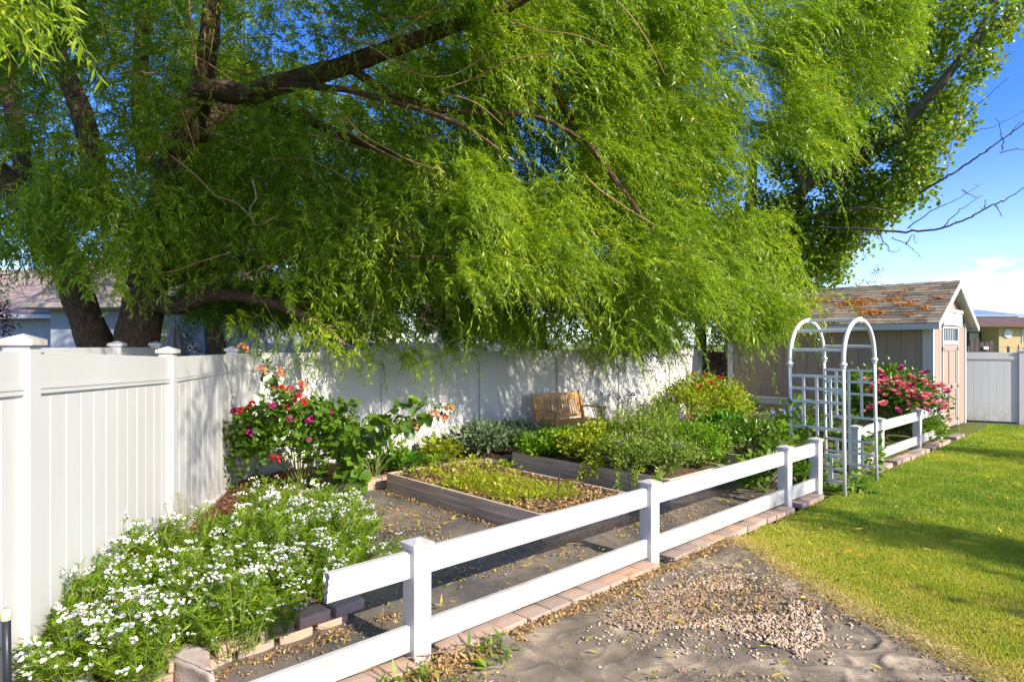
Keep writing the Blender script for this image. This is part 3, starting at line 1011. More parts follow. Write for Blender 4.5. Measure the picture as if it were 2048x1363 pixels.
# litter caught on the roof
def roof_litter(name, spots, mat, lab):
    Ps, Ds = [], []
    for (x, y, sx, sy, n) in spots:
        a = rng.normal(0, 1, (n, 2)) * (sx, sy) + (x, y)
        Ps.append(np.column_stack([a, rng.uniform(.016, .035, n)]))
    Pn = np.concatenate(Ps)
    Pn = Pn[(Pn[:, 0] > .02) & (Pn[:, 0] < RW) & (Pn[:, 1] > .0) & (Pn[:, 1] < run)]
    n = len(Pn)
    Dn = rdir(n) * (1, 1, .25)
    o = leaf_obj(name, [leaves(Pn, Dn, np.tile([[.1, .1, 1.]], (n, 1)), rng.uniform(.05, .10, n), rng.uniform(.02, .035, n), 'lance', rng.random(n))], mat)
    o.matrix_world = roof_mat
    return kind(o, 'stuff')
roof_litter('leaf_litter', [(2.2, 1.45, .22, .10, 260), (2.0, .95, .20, .12, 260), (3.25, 1.2, .22, .09, 300), (3.0, 1.0, .3, .1, 120), (3.7, .55, .13, .05, 240), (1.9, .12, .5, .045, 420),
                            (2.6, .13, .35, .04, 160), (4.35, .95, .10, .04, 80), (4.0, 1.2, .1, .05, 60), (4.7, .7, .07, .05, 60), (4.0, 1.6, .15, .05, 50), (3.4, .75, .1, .05, 60), (4.95, 1.2, .07, .03, 40), (4.5, .4, .06, .04, 20), (.9, .8, .5, .5, 160)], m_rust_litter, '')

# ------------------------------------------------------------------ wooden garden bench
bp = Vector((.475, 12.62, 0)) + D2 * 0
bench = thing('garden_bench', 'slatted teak garden bench against the dappled white fence', 'bench', bp, ROT)
BL, BD = 1.47, .52               # local x along the back, -y towards the sitter's knees
for x in (0.03, BL - .03):
    m = MB()
    m.hexa([(x - .03, -.03, 0), (x + .03, -.03, 0), (x + .03, .03, 0), (x - .03, .03, 0), (x - .03, -.03, .42), (x + .03, -.03, .42), (x + .03, .03, .42), (x - .03, .03, .42)])
    m.hexa([(x - .03, -.03, .421), (x + .03, -.03, .421), (x + .03, .03, .421), (x - .03, .03, .421), (x - .03, .10, 1.0), (x + .03, .10, 1.0), (x + .03, .145, 1.0), (x - .03, .145, 1.0)])
    m.build('leg', m_teak, bench, bevel=.004)
    m = MB()
    m.box(x - .03, x + .03, -BD - .03, -BD + .03, 0, .64)
    m.build('leg', m_teak, bench, bevel=.004)
    m = MB()
    pa = [(x, .06, .67), (x, -.12, .69), (x, -.32, .685), (x, -BD + .0, .665), (x, -BD - .06, .645)]
    for a, b in zip(pa[:-1], pa[1:]):
        m.bar(a, b, .062, .032)
    m.build('armrest', m_teak, bench, bevel=.003)
m = MB()
N = 16
for i in range(N):
    xa, xb = .06 + (BL - .12) * i / N, .06 + (BL - .12) * (i + 1) / N
    za = .95 + .035 * math.sin(math.pi * (i / N))
    zb = .95 + .035 * math.sin(math.pi * ((i + 1) / N))
    m.hexa([(xa, .08, za - .07), (xb, .08, zb - .07), (xb, .115, zb - .07), (xa, .115, za - .07), (xa, .10, za), (xb, .10, zb), (xb, .13, zb), (xa, .13, za)], .5)
m.build('top_rail', m_teak, bench)
m = MB()
m.bar((.06, .015, .50), (BL - .06, .015, .50), .03, .06)
m.build('lower_rail', m_teak, bench)
for i in range(17):
    x = .11 + (BL - .22) * i / 16
    m = MB()
    m.hexa([(x - .019, .012, .53), (x + .019, .012, .53), (x + .019, .026, .53), (x - .019, .026, .53), (x - .019, .092, .90), (x + .019, .092, .90), (x + .019, .106, .90), (x - .019, .106, .90)])
    m.build('back_slat', m_teak, bench)
for i in range(7):
    y = -.06 - i * .074
    m = MB()
    m.box(.0, BL, y - .031, y + .031, .42, .442)
    m.build('seat_slat', m_teak, bench)
m = MB()
m.box(.06, BL - .06, -BD - .012, -BD + .012, .34, .415)
m.build('apron', m_teak, bench)

# ------------------------------------------------------------------ raised planter boxes
def planter(u0, u1, v0, v1, lab, h=.29, sunk=.045):
    p0 = W(u0, v0)
    t = thing('planter_box', lab, 'planter', p0, ROT)
    Wd, Ln = u1 - u0, v1 - v0
    for lvl in range(2):
        z0, z1 = lvl * h / 2 + .002, (lvl + 1) * h / 2 - .002
        for a, b in (((0, 0), (0, Ln)), ((Wd, Ln), (Wd, 0)), ((0.04, 0), (Wd - .04, 0)), ((Wd - .04, Ln), (.04, Ln))):
            A, B = Vector((*a, 0)), Vector((*b, 0))
            d = (B - A)
            L = d.length
            m = MB()
            m.box(0, L, 0, .038, z0, z1)
            o = m.build('board', m_grey_wood, t, bevel=.004)
            off = {0: (.038, 0)}.get(0)
            o.rotation_euler = (0, 0, math.atan2(d.y, d.x))
            if a == (0, 0):
                o.location = (.038, 0, 0)
            elif a == (Wd, Ln):
                o.location = (Wd - .038, Ln, 0)
            elif a == (.04, 0) or (a[1] == 0):
                o.location = (.04, 0.001, 0)
            else:
                o.location = (Wd - .04, Ln - .001, 0)
    for x, y in ((.07, .07), (Wd - .07, .07), (.07, Ln - .07), (Wd - .07, Ln - .07)):
        m = MB()
        m.box(x - .03, x + .03, y - .03, y + .03, 0, h - .01)
        m.build('corner_post', m_grey_wood, t)
    N1, N2 = 16, 30
    V = np.array([(.04 + (Wd - .08) * i / N1, .04 + (Ln - .08) * j / N2, h - sunk + .02 * mnoise.noise(Vector((i * .4 + u0, j * .4, 0)))) for j in range(N2 + 1) for i in range(N1 + 1)])
    q = np.array([(j * (N1 + 1) + i, j * (N1 + 1) + i + 1, (j + 1) * (N1 + 1) + i + 1, (j + 1) * (N1 + 1) + i) for j in range(N2) for i in range(N1)])
    o = link('earth', np_mesh('earth', V, q), t, m_soil, True)
    return t
planter(2.26, 3.70, 1.11, 4.02, 'weathered plank raised bed nearest the camera, with yellowing cut plants', .27, .05)
planter(4.56, 6.0, 1.11, 4.0, 'weathered plank raised bed overflowing with green herbs, in front of the bench')
planter(6.88, 8.3, 1.11, 4.0, 'plank raised bed with purple irises, close to the arbor')

# drip pipe, stakes and hoops in the first bed
dz = .245
m = MB()
pp, _ = smooth_path([W(2.5, 3.95, dz), W(3.25, 3.95, dz + .02), W(3.52, 3.75, dz + .03), W(3.50, 2.9, dz + .03), W(3.42, 2.2, dz + .05), W(3.50, 1.7, dz + .09), W(3.36, 1.45, dz), W(3.0, 1.32, dz), W(2.5, 1.3, dz)], None, 8)
m.tube(pp, .011, 7)
tag(m.build('drip_pipe', m_hose, None, True), 'thin brown irrigation pipe curling along the nearest raised bed', 'pipe')
m = MB()
pp, _ = smooth_path([W(2.42, 3.6, dz), W(2.40, 3.75, dz + .10), W(2.50, 3.86, dz + .12), W(2.56, 3.7, dz + .03), W(2.46, 3.6, dz + .05), W(2.40, 3.8, dz + .06), W(2.6, 3.9, dz + .07), W(2.62, 3.8, dz)], None, 6)
m.tube(pp, .006, 6)
tag(m.build('wire_coil', m_iron, None, True), 'small coil of dark wire at the far left corner of the raised bed', 'wire')
for (u, v, hh, lean, lab) in ((2.95, 1.55, .30, .02, 'dark metal stake standing in the nearest raised bed soil'), (3.62, 3.6, .21, .01, 'short dark stake at the far end of the nearest raised bed'),
                              (4.1, 1.35, .44, -.09, 'thin grey stake leaning between the two raised beds')):
    m = MB()
    a = W(u, v, .0)
    m.tube([a, a + Vector((lean, lean, .20 + hh))], .008, 6)
    m.tube([a + Vector((lean, lean, .20 + hh - .05)), a + Vector((lean, lean, .20 + hh + .012))], .013, 8)
    tag(m.build('garden_stake', m_iron), lab, 'stake')

# ------------------------------------------------------------------ edging bricks
def brick_mesh(L, Wd, Hh):
    m = MB()
    m.box(-L / 2, L / 2, -Wd / 2, Wd / 2, 0, Hh)
    return m
bm_ = []
for k in range(6):
    mm = brick_mesh(.232, .17, .075)
    mm.r = [k / 5] * len(mm.r)
    me = mm.mesh('edging_brick')
    me.materials.append(m_brick)
    bm_.append(me)
def put_brick(p, rz, label, group, sc=(1, 1, 1), tilt=0):
    o = bpy.data.objects.new('edging_brick', random.choice(bm_))
    C.objects.link(o)
    o.location = p
    o.rotation_euler = (random.gauss(0, .02), random.gauss(0, .02) + tilt, rz + random.gauss(0, .025))
    o.scale = sc
    b = o.modifiers.new('bevel', 'BEVEL')
    b.width, b.segments = .008, 2
    return tag(o, label, 'brick', group)
u = -1.9
while u < 6.4:
    if min(abs(u - x) for x in US) > .17:
        put_brick(W(u, -.065 + random.gauss(0, .006), -.028), ROT, 'flat block in the row laid under the broken white rail fence', 'edging bricks under the near rail fence')
    u += .235
u = 8.25
while u < 14.3:
    if min(abs(u - x[0]) for x in UR) > .17:
        put_brick(W(u, .02 + random.gauss(0, .006), -.03), ROT, 'flat block in the row between the lawn and the far rail fence', 'edging bricks along the far rail fence')
    u += .235
def wall_run(a, b, label, group, courses=2):
    d = b - a
    n = int(d.length / .24)
    rz = math.atan2(d.y, d.x)
    for c in range(courses):
        for i in range(n):
            f = (i + .5 + (.5 if c % 2 else 0)) / n
            if f < 1.02:
                put_brick(a + d * f + Vector((0, 0, .075 * c - .005 + .002 * c)), rz, label, group)
wall_run(W(1.0, 4.36), W(5.9, 4.36), 'block of the low two-course wall edging the mulch behind the raised bed', 'blocks edging the mulch by the back fence')
wall_run(W(-1.45, .80), W(-.1, .84), 'tan block of the low two-course wall in front of the white flowers', 'blocks edging the white flower bed')
wall_run(W(.02, .95), W(.3, 1.9), 'tan block of the low two-course wall in front of the white flowers', 'blocks edging the white flower bed')
wall_run(W(.35, 2.1), W(.85, 4.1), 'tan block of the low two-course wall in front of the white flowers', 'blocks edging the white flower bed')
# two big rough stones at the bottom
def rough_block(name, label, pts_top, zt_, hh, seed):
    bm = bmesh.new()
    top = [Vector((p.x, p.y, zt_)) for p in pts_top]
    cen = sum(top, Vector()) / 4
    vt = [bm.verts.new(p) for p in top]
    vb = [bm.verts.new(Vector((cen.x + (p.x - cen.x) * 1.04, cen.y + (p.y - cen.y) * 1.04, zt_ - hh))) for p in top]
    bm.faces.new(vt)
    bm.faces.new(vb[::-1])
    for i in range(4):
        bm.faces.new([vb[i], vb[(i + 1) % 4], vt[(i + 1) % 4], vt[i]])
    bmesh.ops.recalc_face_normals(bm, faces=bm.faces)
    bmesh.ops.bevel(bm, geom=list(bm.edges), offset=.012, segments=2, affect='EDGES')
    bmesh.ops.subdivide_edges(bm, edges=list(bm.edges), cuts=5, use_grid_fill=True)
    for v in bm.verts:
        v.co += Vector((mnoise.noise(v.co * 9 + Vector((seed, 0, 0))), mnoise.noise(v.co * 9 + Vector((0, seed, 0))), mnoise.noise(v.co * 11 + Vector((0, 0, seed))))) * .012
    me = bpy.data.meshes.new(name)
    bm.to_mesh(me)
    bm.free()
    return tag(link(name, me, None, m_block, True), label, 'stone block')
rough_block('stone_block', 'pinkish grey stone block standing at the end of the brick wall', [G(340, 1308, .17), G(432, 1345, .17), G(415, 1296, .17), G(372, 1278, .17)][0:4], .17, .19, 1)
rough_block('stone_block', 'flat pinkish grey stone block at the foot of the near white fence', [G(20, 1420, .16), G(215, 1400, .16), G(182, 1335, .16), G(50, 1352, .16)], .16, .18, 5)
# stand pipe beside the near post
pt_ = Vector((-2.545, 3.2, 0))
sp = thing('stand_pipe', 'black pipe with a cream cap standing by the near fence post', 'pipe', pt_)
m = MB()
m.tube([(0, 0, -.05), (0.004, 0, .3), (0, 0, .63)], .0195, 14)
m.build('pipe', m_black, sp, True)
m = MB()
m.tube([(0, 0, .61), (0, 0, .615), (0, 0, .66), (0, 0, .668)], [.02, .0245, .0245, .02], 14)
m.build('cap', m_cream, sp, True)

# ------------------------------------------------------------------ what stands beyond the fences
def part_box(parent, name, mat, *b, bevel=0):
    m = MB()
    m.box(*b)
    return m.build(name, mat, parent, bevel=bevel)
# neighbour's house on the left
hp = Vector((-15.0, 19.5, 0))
hs_ = thing('house', "neighbour's grey stucco house with a shingle roof, behind the willow trunks", 'house', hp, RAD(-4))
part_box(hs_, 'wall', m_stucco, 0.9, 6.6, 0, 7, -.1, 3.05)
part_box(hs_, 'wing_wall', m_stucco, -6, .88, 1.2, 7, -.1, 2.9)
eav = MB()
eav.box(.55, 6.9, -.52, -.01, 3.02, 3.10)
eav.build('soffit', surf('soffit_paint', [(.36, .31, .26), (.42, .37, .31)], 3, rough=.8), hs_)
m = MB()
m.box(.5, 7.0, -.66, -.53, 3.06, 3.21)
m.build('gutter', surf('gutter_paint', [(.40, .34, .28), (.48, .41, .34)], 3, rough=.5), hs_, bevel=.02)
sl_ = RAD(30)
for nm, x0, w, y0, z0, run_, sd in (('roof', .45, 6.6, -.55, 3.2, 8.4, 3), ('wing_roof', -7.5, 8.1, .75, 2.93, 3.6, 4)):
    m = MB()
    m.box(0, w, 0, run_, -.1, 0)
    rf = m.build(nm, m_brown_roof, hs_)
    rf.matrix_local = Matrix.Translation((x0, y0, z0)) @ Matrix.Rotation(sl_, 4, 'X')
    shingle_courses(rf, 'shingle', m_shingle_b, w, run_, .17, .34, .014, sd)
part_box(hs_, 'gutter', m_trim, -7.5, .46, .62, .74, 2.80, 2.93)
m = MB()
m.tube([(.52, .9, 2.8), (.52, 1.12, 2.6), (.52, 1.14, 0)], .05, 8)
m.build('downspout', m_trim, hs_, True)
# yard things between house and far fence
up = P(351, 700, 15)
um = thing('patio_umbrella', 'closed mauve patio umbrella standing beyond the white fence', 'umbrella', (up.x, up.y, 0))
zt_ = 2 + 42 / FPX * 15
m = MB()
m.tube([(0, 0, 0), (0, 0, zt_ + .04)], .022, 8)
m.build('pole', m_iron, um, True)
V, nS = [], 40
m = MB()
prof = [(.03, zt_), (.075, zt_ - .05), (.12, zt_ - .12), (.10, zt_ - .125), (.15, zt_ - .35), (.21, zt_ - .65), (.26, zt_ - .95), (.30, zt_ - 1.15)]
vs_, fs_ = [], []
for r_, z in prof:
    for k in range(nS):
        a = 2 * math.pi * k / nS
        rr = r_ * (1 + .22 * math.sin(a * 8) * min(1, (zt_ - z) / .3))
        vs_.append((rr * math.cos(a), rr * math.sin(a), z))
for i in range(len(prof) - 1):
    for k in range(nS):
        k2 = (k + 1) % nS
        fs_.append((i * nS + k, i * nS + k2, (i + 1) * nS + k2, (i + 1) * nS + k))
m.add(vs_, fs_, .5)
m.build('canopy', m_taupe, um, True)
sp_ = P(505, 690, 24)
sg = thing('storage_shed', 'grey storage shed with a pale roof, far behind under the willow', 'shed', (sp_.x, sp_.y, 0), RAD(12))
part_box(sg, 'wall', surf('grey_panel', [(.30, .31, .36), (.36, .37, .42)], 2, (3, 3, .3), .7), -.75, .85, 0, 2.2, 0, 2.62)
m = MB()
for s in (1, -1):
    m.hexa([(-1.0, 1.1 - s * 1.35, 2.55), (1.1, 1.1 - s * 1.35, 2.55), (1.1, 1.1, 3.2), (-1.0, 1.1, 3.2), (-1.0, 1.1 - s * 1.35, 2.62), (1.1, 1.1 - s * 1.35, 2.62), (1.1, 1.1, 3.27), (-1.0, 1.1, 3.27)])
m.build('roof', m_tarp, sg)
sp_ = P(600, 690, 34)
ho = thing('house', 'pale house far behind the shaded fence, under the willow branches', 'house', (sp_.x, sp_.y, 0), RAD(-8))
part_box(ho, 'wall', surf('pale_stucco', [(.45, .38, .33), (.52, .45, .39)], 2, rough=.9), -2.6, 3.4, 0, 6, 0, 2.7)
part_box(ho, 'window', m_glass, -1.2, .0, -.05, -.005, 1.5, 2.4)
m = MB()
m.hexa([(-3, -.5, 2.65), (3.9, -.5, 2.65), (3.9, 3, 4.2), (-3, 3, 4.2), (-3, -.5, 2.8), (3.9, -.5, 2.8), (3.9, 3, 4.35), (-3, 3, 4.35)])
m.hexa([(-3, 3.01, 4.2), (3.9, 3.01, 4.2), (3.9, 6.5, 2.65), (-3, 6.5, 2.65), (-3, 3.01, 4.35), (3.9, 3.01, 4.35), (3.9, 6.5, 2.8), (-3, 6.5, 2.8)])
m.build('roof', m_brown_roof, ho)
# white swing frame seen under the branches
sw = P(961, 690, 30)
sf = thing('swing_frame', 'white metal frame standing in the yard far behind the fence', 'frame', (sw.x, sw.y, 0), RAD(5))
for x in (-.27, .27):
    m = MB()
    m.tube([(x, 0, 0), (x, 0, 2.45)], .035, 8)
    m.build('post', m_trim, sf, True)
m = MB()
m.tube([(-.3, 0, 2.47), (.3, 0, 2.47)], .035, 8)
m.build('crossbar', m_trim, sf, True)
m = MB()
m.tube([(-.27, 0, 1.95), (.27, 0, 1.95)], .02, 8)
m.build('crossbar', m_trim, sf, True)
sp_ = P(900, 690, 48)
hw = thing('house', 'white house with a dark window, glimpsed beyond the swing frame', 'house', (sp_.x, sp_.y, 0), RAD(6))
part_box(hw, 'wall', m_trim, -2, 4, 0, 6, 0, 3.3)
part_box(hw, 'window', m_glass, -.9, .1, -.06, -.005, 1.9, 3.0)
m = MB()
m.hexa([(-2.6, -.6, 3.25), (4.6, -.6, 3.25), (4.6, 3, 5.0), (-2.6, 3, 5.0), (-2.6, -.6, 3.4), (4.6, -.6, 3.4), (4.6, 3, 5.15), (-2.6, 3, 5.15)])
m.build('roof', m_brown_roof, hw)
# ---- right: brick house, barn, wire fence, timber stack
hr = P(1936, 687, 62)
hb = thing('house', 'long yellow brick house with a brown roof across the field', 'house', (hr.x, hr.y, 0), RAD(-3))
part_box(hb, 'wall', m_yellow_brick, 2.9, 30, 0, 9, -.1, 3.65)
part_box(hb, 'carport_wall', m_dark_wood, -1.6, 2.88, 2.5, 9, -.1, 3.3)
part_box(hb, 'door', m_trim, 1.7, 2.6, 2.40, 2.49, 0.6, 3.1)
for x0, x1, z0, z1 in ((5.1, 6.9, 2.15, 3.35), (9.4, 15.0, 2.15, 3.35), (18, 20, 2.1, 3.3)):
    w_ = part_box(hb, 'window', m_trim, x0 - .08, x1 + .08, -.06, -.004, z0 - .08, z1 + .08)
    part_box(w_, 'pane', m_glass, x0, x1, -.075, -.062, z0, z1)
part_box(hb, 'cooler_unit', m_glass, 5.4, 6.8, -.5, -.08, .45, 1.7)
m = MB()
m.tube([(3.7, -.12, 3.0), (3.7, -.05, 3.0)], .42, 16)
m.build('dish', m_trim, hb)
m = MB()
m.hexa([(-2.2, -1.0, 3.62), (31, -1.0, 3.62), (31, 4.5, 4.6), (-2.2, 4.5, 4.6), (-2.2, -1.0, 3.80), (31, -1.0, 3.80), (31, 4.5, 4.78), (-2.2, 4.5, 4.78)])
m.hexa([(-2.2, 4.51, 4.6), (31, 4.51, 4.6), (31, 10, 3.6), (-2.2, 10, 3.6), (-2.2, 4.51, 4.78), (31, 4.51, 4.78), (31, 10, 3.8), (-2.2, 10, 3.8)])
rf = m.build('roof', m_brown_roof, hb)
m = MB()
m.tube([(7.3, 1.6, 4.0), (7.3, 1.6, 5.3)], .12, 8)
m.build('vent_pipe', m_trim, hb)
hr = P(1935, 687, 120)
bn = thing('barn', 'blue metal barn roof rising behind the brown house roof', 'barn', (hr.x, hr.y, 0))
part_box(bn, 'wall', m_barn, -6, 9.6, 0, 22, 0, 7.2)
m = MB()
m.hexa([(-7, -1.0, 7.1), (10.2, -1.0, 7.1), (10.2, 11, 8.7), (-7, 11, 8.7), (-7, -1.0, 7.4), (10.2, -1.0, 7.4), (10.2, 11, 9.0), (-7, 11, 9.0)])
m.build('roof', m_barn, bn)
wf0, wf1 = Vector((17.2, 24.0, 0)), Vector((21.5, 24.6, 0))
wf = thing('wire_fence', 'thin wire field fence with rusty posts, above the white fence at right', 'fence', wf0)
dv = wf1 - wf0
for i in range(11):
    q = dv * (i / 10)
    m = MB()
    m.tube([q, q + Vector((0, 0, 1.98 + random.uniform(-.08, .06)))], .022 if i % 4 else .045, 6)
    m.build('post', m_wire, wf)
for z in (1.2, 1.55, 1.88):
    m = MB()
    m.tube([Vector((0, 0, z)), dv * .5 + Vector((0, 0, z - .03)), dv + Vector((0, 0, z))], .006, 4)
    m.build('wire', m_wire, wf)
ds = Vector((16.2, 22.5, 0))
df = thing('plank_fence', 'dark weathered plank fence end beside the shed corner', 'fence', ds)
for i in range(5):
    part_box(df, 'plank', m_dark_wood, i * .17, i * .17 + .15, -.02, .02, -.05, 2.12 + random.uniform(-.1, .06))
for i in range(6):
    part_box(df, 'batten', m_trim, .42, .60, -.09, -.03, .6 + i * .24, .70 + i * .24)
tf0 = P(1395, 700, 19.5)
tf = thing('wooden_fence', 'tan board fence in the gap between the white fence and the shed', 'fence', (tf0.x, tf0.y, 0), ROT * .3)
for i in range(10):
    part_box(tf, 'plank', m_tan, i * .2, i * .2 + .19, -.015, .015, 0, 1.75)

# ------------------------------------------------------------------ trees
def bark_limb(name, pts, rad, mat, parent, sides=14, knob=.10, seed=0, sub=6):
    pp, rr = smooth_path(pts, rad, sub)
    n = len(pp)
    V, A = [], []
    t0 = (pp[1] - pp[0]).normalized()
    s = t0.cross(Vector((.3, .9, .1))).normalized()
    ln = 0
    for i in range(n):
        t = (pp[min(i + 1, n - 1)] - pp[max(i - 1, 0)]).normalized()
        s = (s - t * s.dot(t)).normalized()
        q = t.cross(s)
        if i:
            ln += (pp[i] - pp[i - 1]).length
        for k in range(sides):
            a = 2 * math.pi * k / sides
            d = s * math.cos(a) + q * math.sin(a)
            w = pp[i] + d * rr[i]
            kn = 1 + knob * mnoise.noise(w * 2.2 + Vector((seed, 0, 0))) + knob * .6 * mnoise.noise(Vector((math.cos(a) * 3, math.sin(a) * 3, ln * .8 + seed)))
            V.append(pp[i] + d * rr[i] * kn)
            A.append((math.cos(a) * rr[i], math.sin(a) * rr[i], ln + seed))
    F_ = [(i * sides + k, i * sides + (k + 1) % sides, (i + 1) * sides + (k + 1) % sides, (i + 1) * sides + k) for i in range(n - 1) for k in range(sides)]
    F_.append(tuple((n - 1) * sides + k for k in range(sides)))
    me = bpy.data.meshes.new(name)
    me.from_pydata([tuple(v) for v in V], [], F_)
    at = me.attributes.new('bk', 'FLOAT_VECTOR', 'POINT')
    at.data.foreach_set('vector', np.array(A, dtype=np.float32).ravel())
    me.update()
    return link(name, me, parent, mat, True)

# hanging sprays of narrow leaves
def sprays(O, Hd, L, rise, droop, nl, lL, lW, bright=0.0, spread=.75, stem=.0016):  # bright shifts leaf colour: up for sunlit sprays, down for shaded ones
    n = len(O)
    s = (np.arange(nl) + .6) / nl
    L_ = L[:, None, None]
    def pos(sv):
        sv = sv[None, :, None]
        p = Hd[:, None, :] * L_ * sv * (1 - .25 * sv)
        z = L_ * (rise[:, None, None] * sv - droop[:, None, None] * sv ** 1.7)
        return O[:, None, :] + p + z * np.array([0, 0, 1.])
    Pn = pos(s)
    T = unit(pos(np.minimum(s + .03, 1.03)) - pos(s - .03))
    sd = unit(np.cross(T, np.array([0, 0, 1.])) + rng.normal(0, .5, T.shape))
    sg = np.where(np.arange(nl) % 2 == 0, 1., -1.)[None, :, None]
    D = unit(T * .75 + sd * sg * spread + np.array([0, 0, -.18]) + rng.normal(0, .16, T.shape))
    N = unit(np.cross(D, T) * sg + rng.normal(0, .45, T.shape) + np.array([0, 0, .25]))
    l = lL * rng.uniform(.65, 1.15, (n, nl)) * (1 - .35 * s[None, :] ** 3)
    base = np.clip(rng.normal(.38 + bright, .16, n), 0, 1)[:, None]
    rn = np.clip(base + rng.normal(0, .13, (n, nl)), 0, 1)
    out = leaves(Pn.reshape(-1, 3), D.reshape(-1, 3), N.reshape(-1, 3), l.ravel(), (l * lW).ravel(), 'lance', rn.ravel())
    k = np.linspace(0, 1, 5)
    Q = pos(k)
    tw = twigs(Q[:, :-1].reshape(-1, 3), Q[:, 1:].reshape(-1, 3), stem)
    return out, tw

def sample_region(poly, n, dfun, holes=(), gate=-.2, gscale=.8, seed=1):
    xs, ys = [p[0] for p in poly], [p[1] for p in poly]
    out = []
    tot = 0
    while tot < n:
        k = n * 2
        x = rng.uniform(min(xs), max(xs), k)
        y = rng.uniform(min(ys), max(ys), k)
        ok = in_poly(x, y, poly)
        x, y = x[ok], y[ok]
        d = dfun(x, y, rng.random(len(x)))
        p = np.column_stack([(x - CX) / FPX * d, d, CAMH - (y - HY) / FPX * d])
        keep = vnoise(p * gscale, seed) + .5 * vnoise(p * gscale * 2.3, seed + 1) > gate
        for hp_, pr, dmax in holes:
            ih = in_poly(x, y, hp_) & (d < dmax)
            keep &= ~(ih & (rng.random(len(x)) < pr))
        p = p[keep]
        out.append(p)
        tot += len(p)
    return np.concatenate(out)[:n]

# ---- the big willow
WB = P(262, 700, 10.5)
wb = Vector((WB.x, WB.y, 0))
wil = thing('willow_tree', 'big old willow with rugged forked trunks and a crown hanging over the garden', 'tree', wb)
def Q(px, py, d):
    return P(px, py, d) - wb
def g0(px, d):
    p = P(px, HY, d)
    return Vector((p.x, p.y, -.2)) - wb
bark_limb('trunk', [g0(268, 10.5), Q(268, 760, 10.5), Q(274, 690, 10.5), Q(286, 610, 10.4), Q(306, 520, 10.3), Q(325, 420, 10.1), Q(352, 320, 9.9), Q(382, 235, 9.8), Q(402, 185, 9.8)],
          [.41, .36, .325, .305, .285, .26, .235, .215, .20], m_willow_bark, wil, 20, .16, 1)
bark_limb('trunk', [g0(235, 10.9), Q(212, 740, 10.8), Q(190, 680, 10.7), Q(160, 600, 10.5), Q(128, 510, 10.3), Q(70, 430, 10.0), Q(0, 350, 9.7), Q(-90, 290, 9.4)],
          [.38, .31, .275, .25, .23, .21, .18, .15], m_willow_bark, wil, 18, .16, 2)
limbs = [
    ([(395, 200, 9.8), (412, 120, 9.7), (422, 40, 9.5), (425, -80, 9.3), (440, -260, 9.2)], [.20, .15, .13, .12, .08]),
    ([(392, 190, 9.75), (440, 182, 9.5), (490, 190, 9.3), (545, 172, 9.1), (620, 152, 8.9), (700, 128, 8.8), (790, 95, 8.7), (900, 55, 8.5), (1000, 20, 8.3), (1120, -40, 8.0), (1260, -60, 7.6)], [.19, .165, .16, .15, .135, .12, .11, .095, .08, .06, .03]),
    ([(330, 340, 10.1), (392, 285, 10.2), (430, 235, 10.3), (480, 200, 10.4), (560, 215, 10.4), (660, 260, 10.3), (760, 300, 10.3), (860, 330, 10.2)], [.20, .15, .14, .11, .09, .07, .05, .03]),
    ([(300, 600, 10.35), (360, 612, 10.0), (410, 590, 9.8), (470, 590, 9.6), (560, 610, 9.4), (640, 650, 9.1), (690, 690, 8.9)], [.16, .14, .125, .10, .08, .055, .03]),
    ([(300, 560, 10.6), (400, 540, 11.0), (520, 520, 11.4), (650, 500, 11.6), (800, 470, 11.8), (950, 440, 12)], [.2, .14, .11, .09, .07, .03]),
    ([(210, 420, 10.9), (170, 250, 10.8), (140, 170, 10.7), (110, 100, 10.6), (80, 0, 10.4), (60, -120, 10.2)], [.2, .18, .165, .15, .12, .08]),
    ([(60, 430, 10.2), (40, 300, 10.3), (22, 210, 10.3), (15, 100, 10.2), (0, -60, 10.1)], [.14, .13, .12, .10, .08]),
    ([(290, 330, 10.6), (280, 180, 10.8), (285, 60, 10.8), (290, -60, 10.8)], [.14, .13, .12, .10]),
    ([(690, 128, 8.8), (760, 175, 8.9), (860, 215, 9.0), (960, 225, 9.2), (1080, 235, 9.4), (1180, 290, 9.5)], [.07, .055, .05, .045, .035, .02]),
    ([(560, 168, 9.1), (650, 175, 8.5), (720, 186, 8.2), (900, 240, 8.0), (1000, 300, 8.0)], [.06, .045, .04, .03, .015]),
    ([(700, 400, 10.6), (750, 440, 10.3), (830, 480, 10.0), (900, 510, 9.8), (1000, 560, 9.6), (1080, 620, 9.5)], [.07, .065, .055, .05, .035, .02]),
    ([(560, 520, 10.8), (700, 510, 10.2), (780, 498, 9.8), (900, 505, 9.4)], [.09, .06, .05, .03]),
    ([(1120, -40, 9.6), (1280, 20, 10.6), (1400, 60, 11.4), (1520, 120, 12), (1640, 160, 12.4)], [.06, .05, .04, .03, .015]),
    ([(1180, 290, 9.5), (1260, 400, 9.8), (1330, 500, 10.2), (1420, 580, 10.6), (1520, 640, 11)], [.05, .045, .035, .025, .012]),
    ([(1000, 20, 8.3), (1100, 160, 9.6), (1180, 330, 10.4), (1230, 480, 11), (1270, 640, 11.6)], [.07, .06, .045, .03, .012]),
]
for i, (pl, rd) in enumerate(limbs):
    bark_limb('branch', [Q(*p) for p in pl], rd, m_willow_bark, wil, 12 if rd[0] > .1 else 8, .12, i * 3.3)
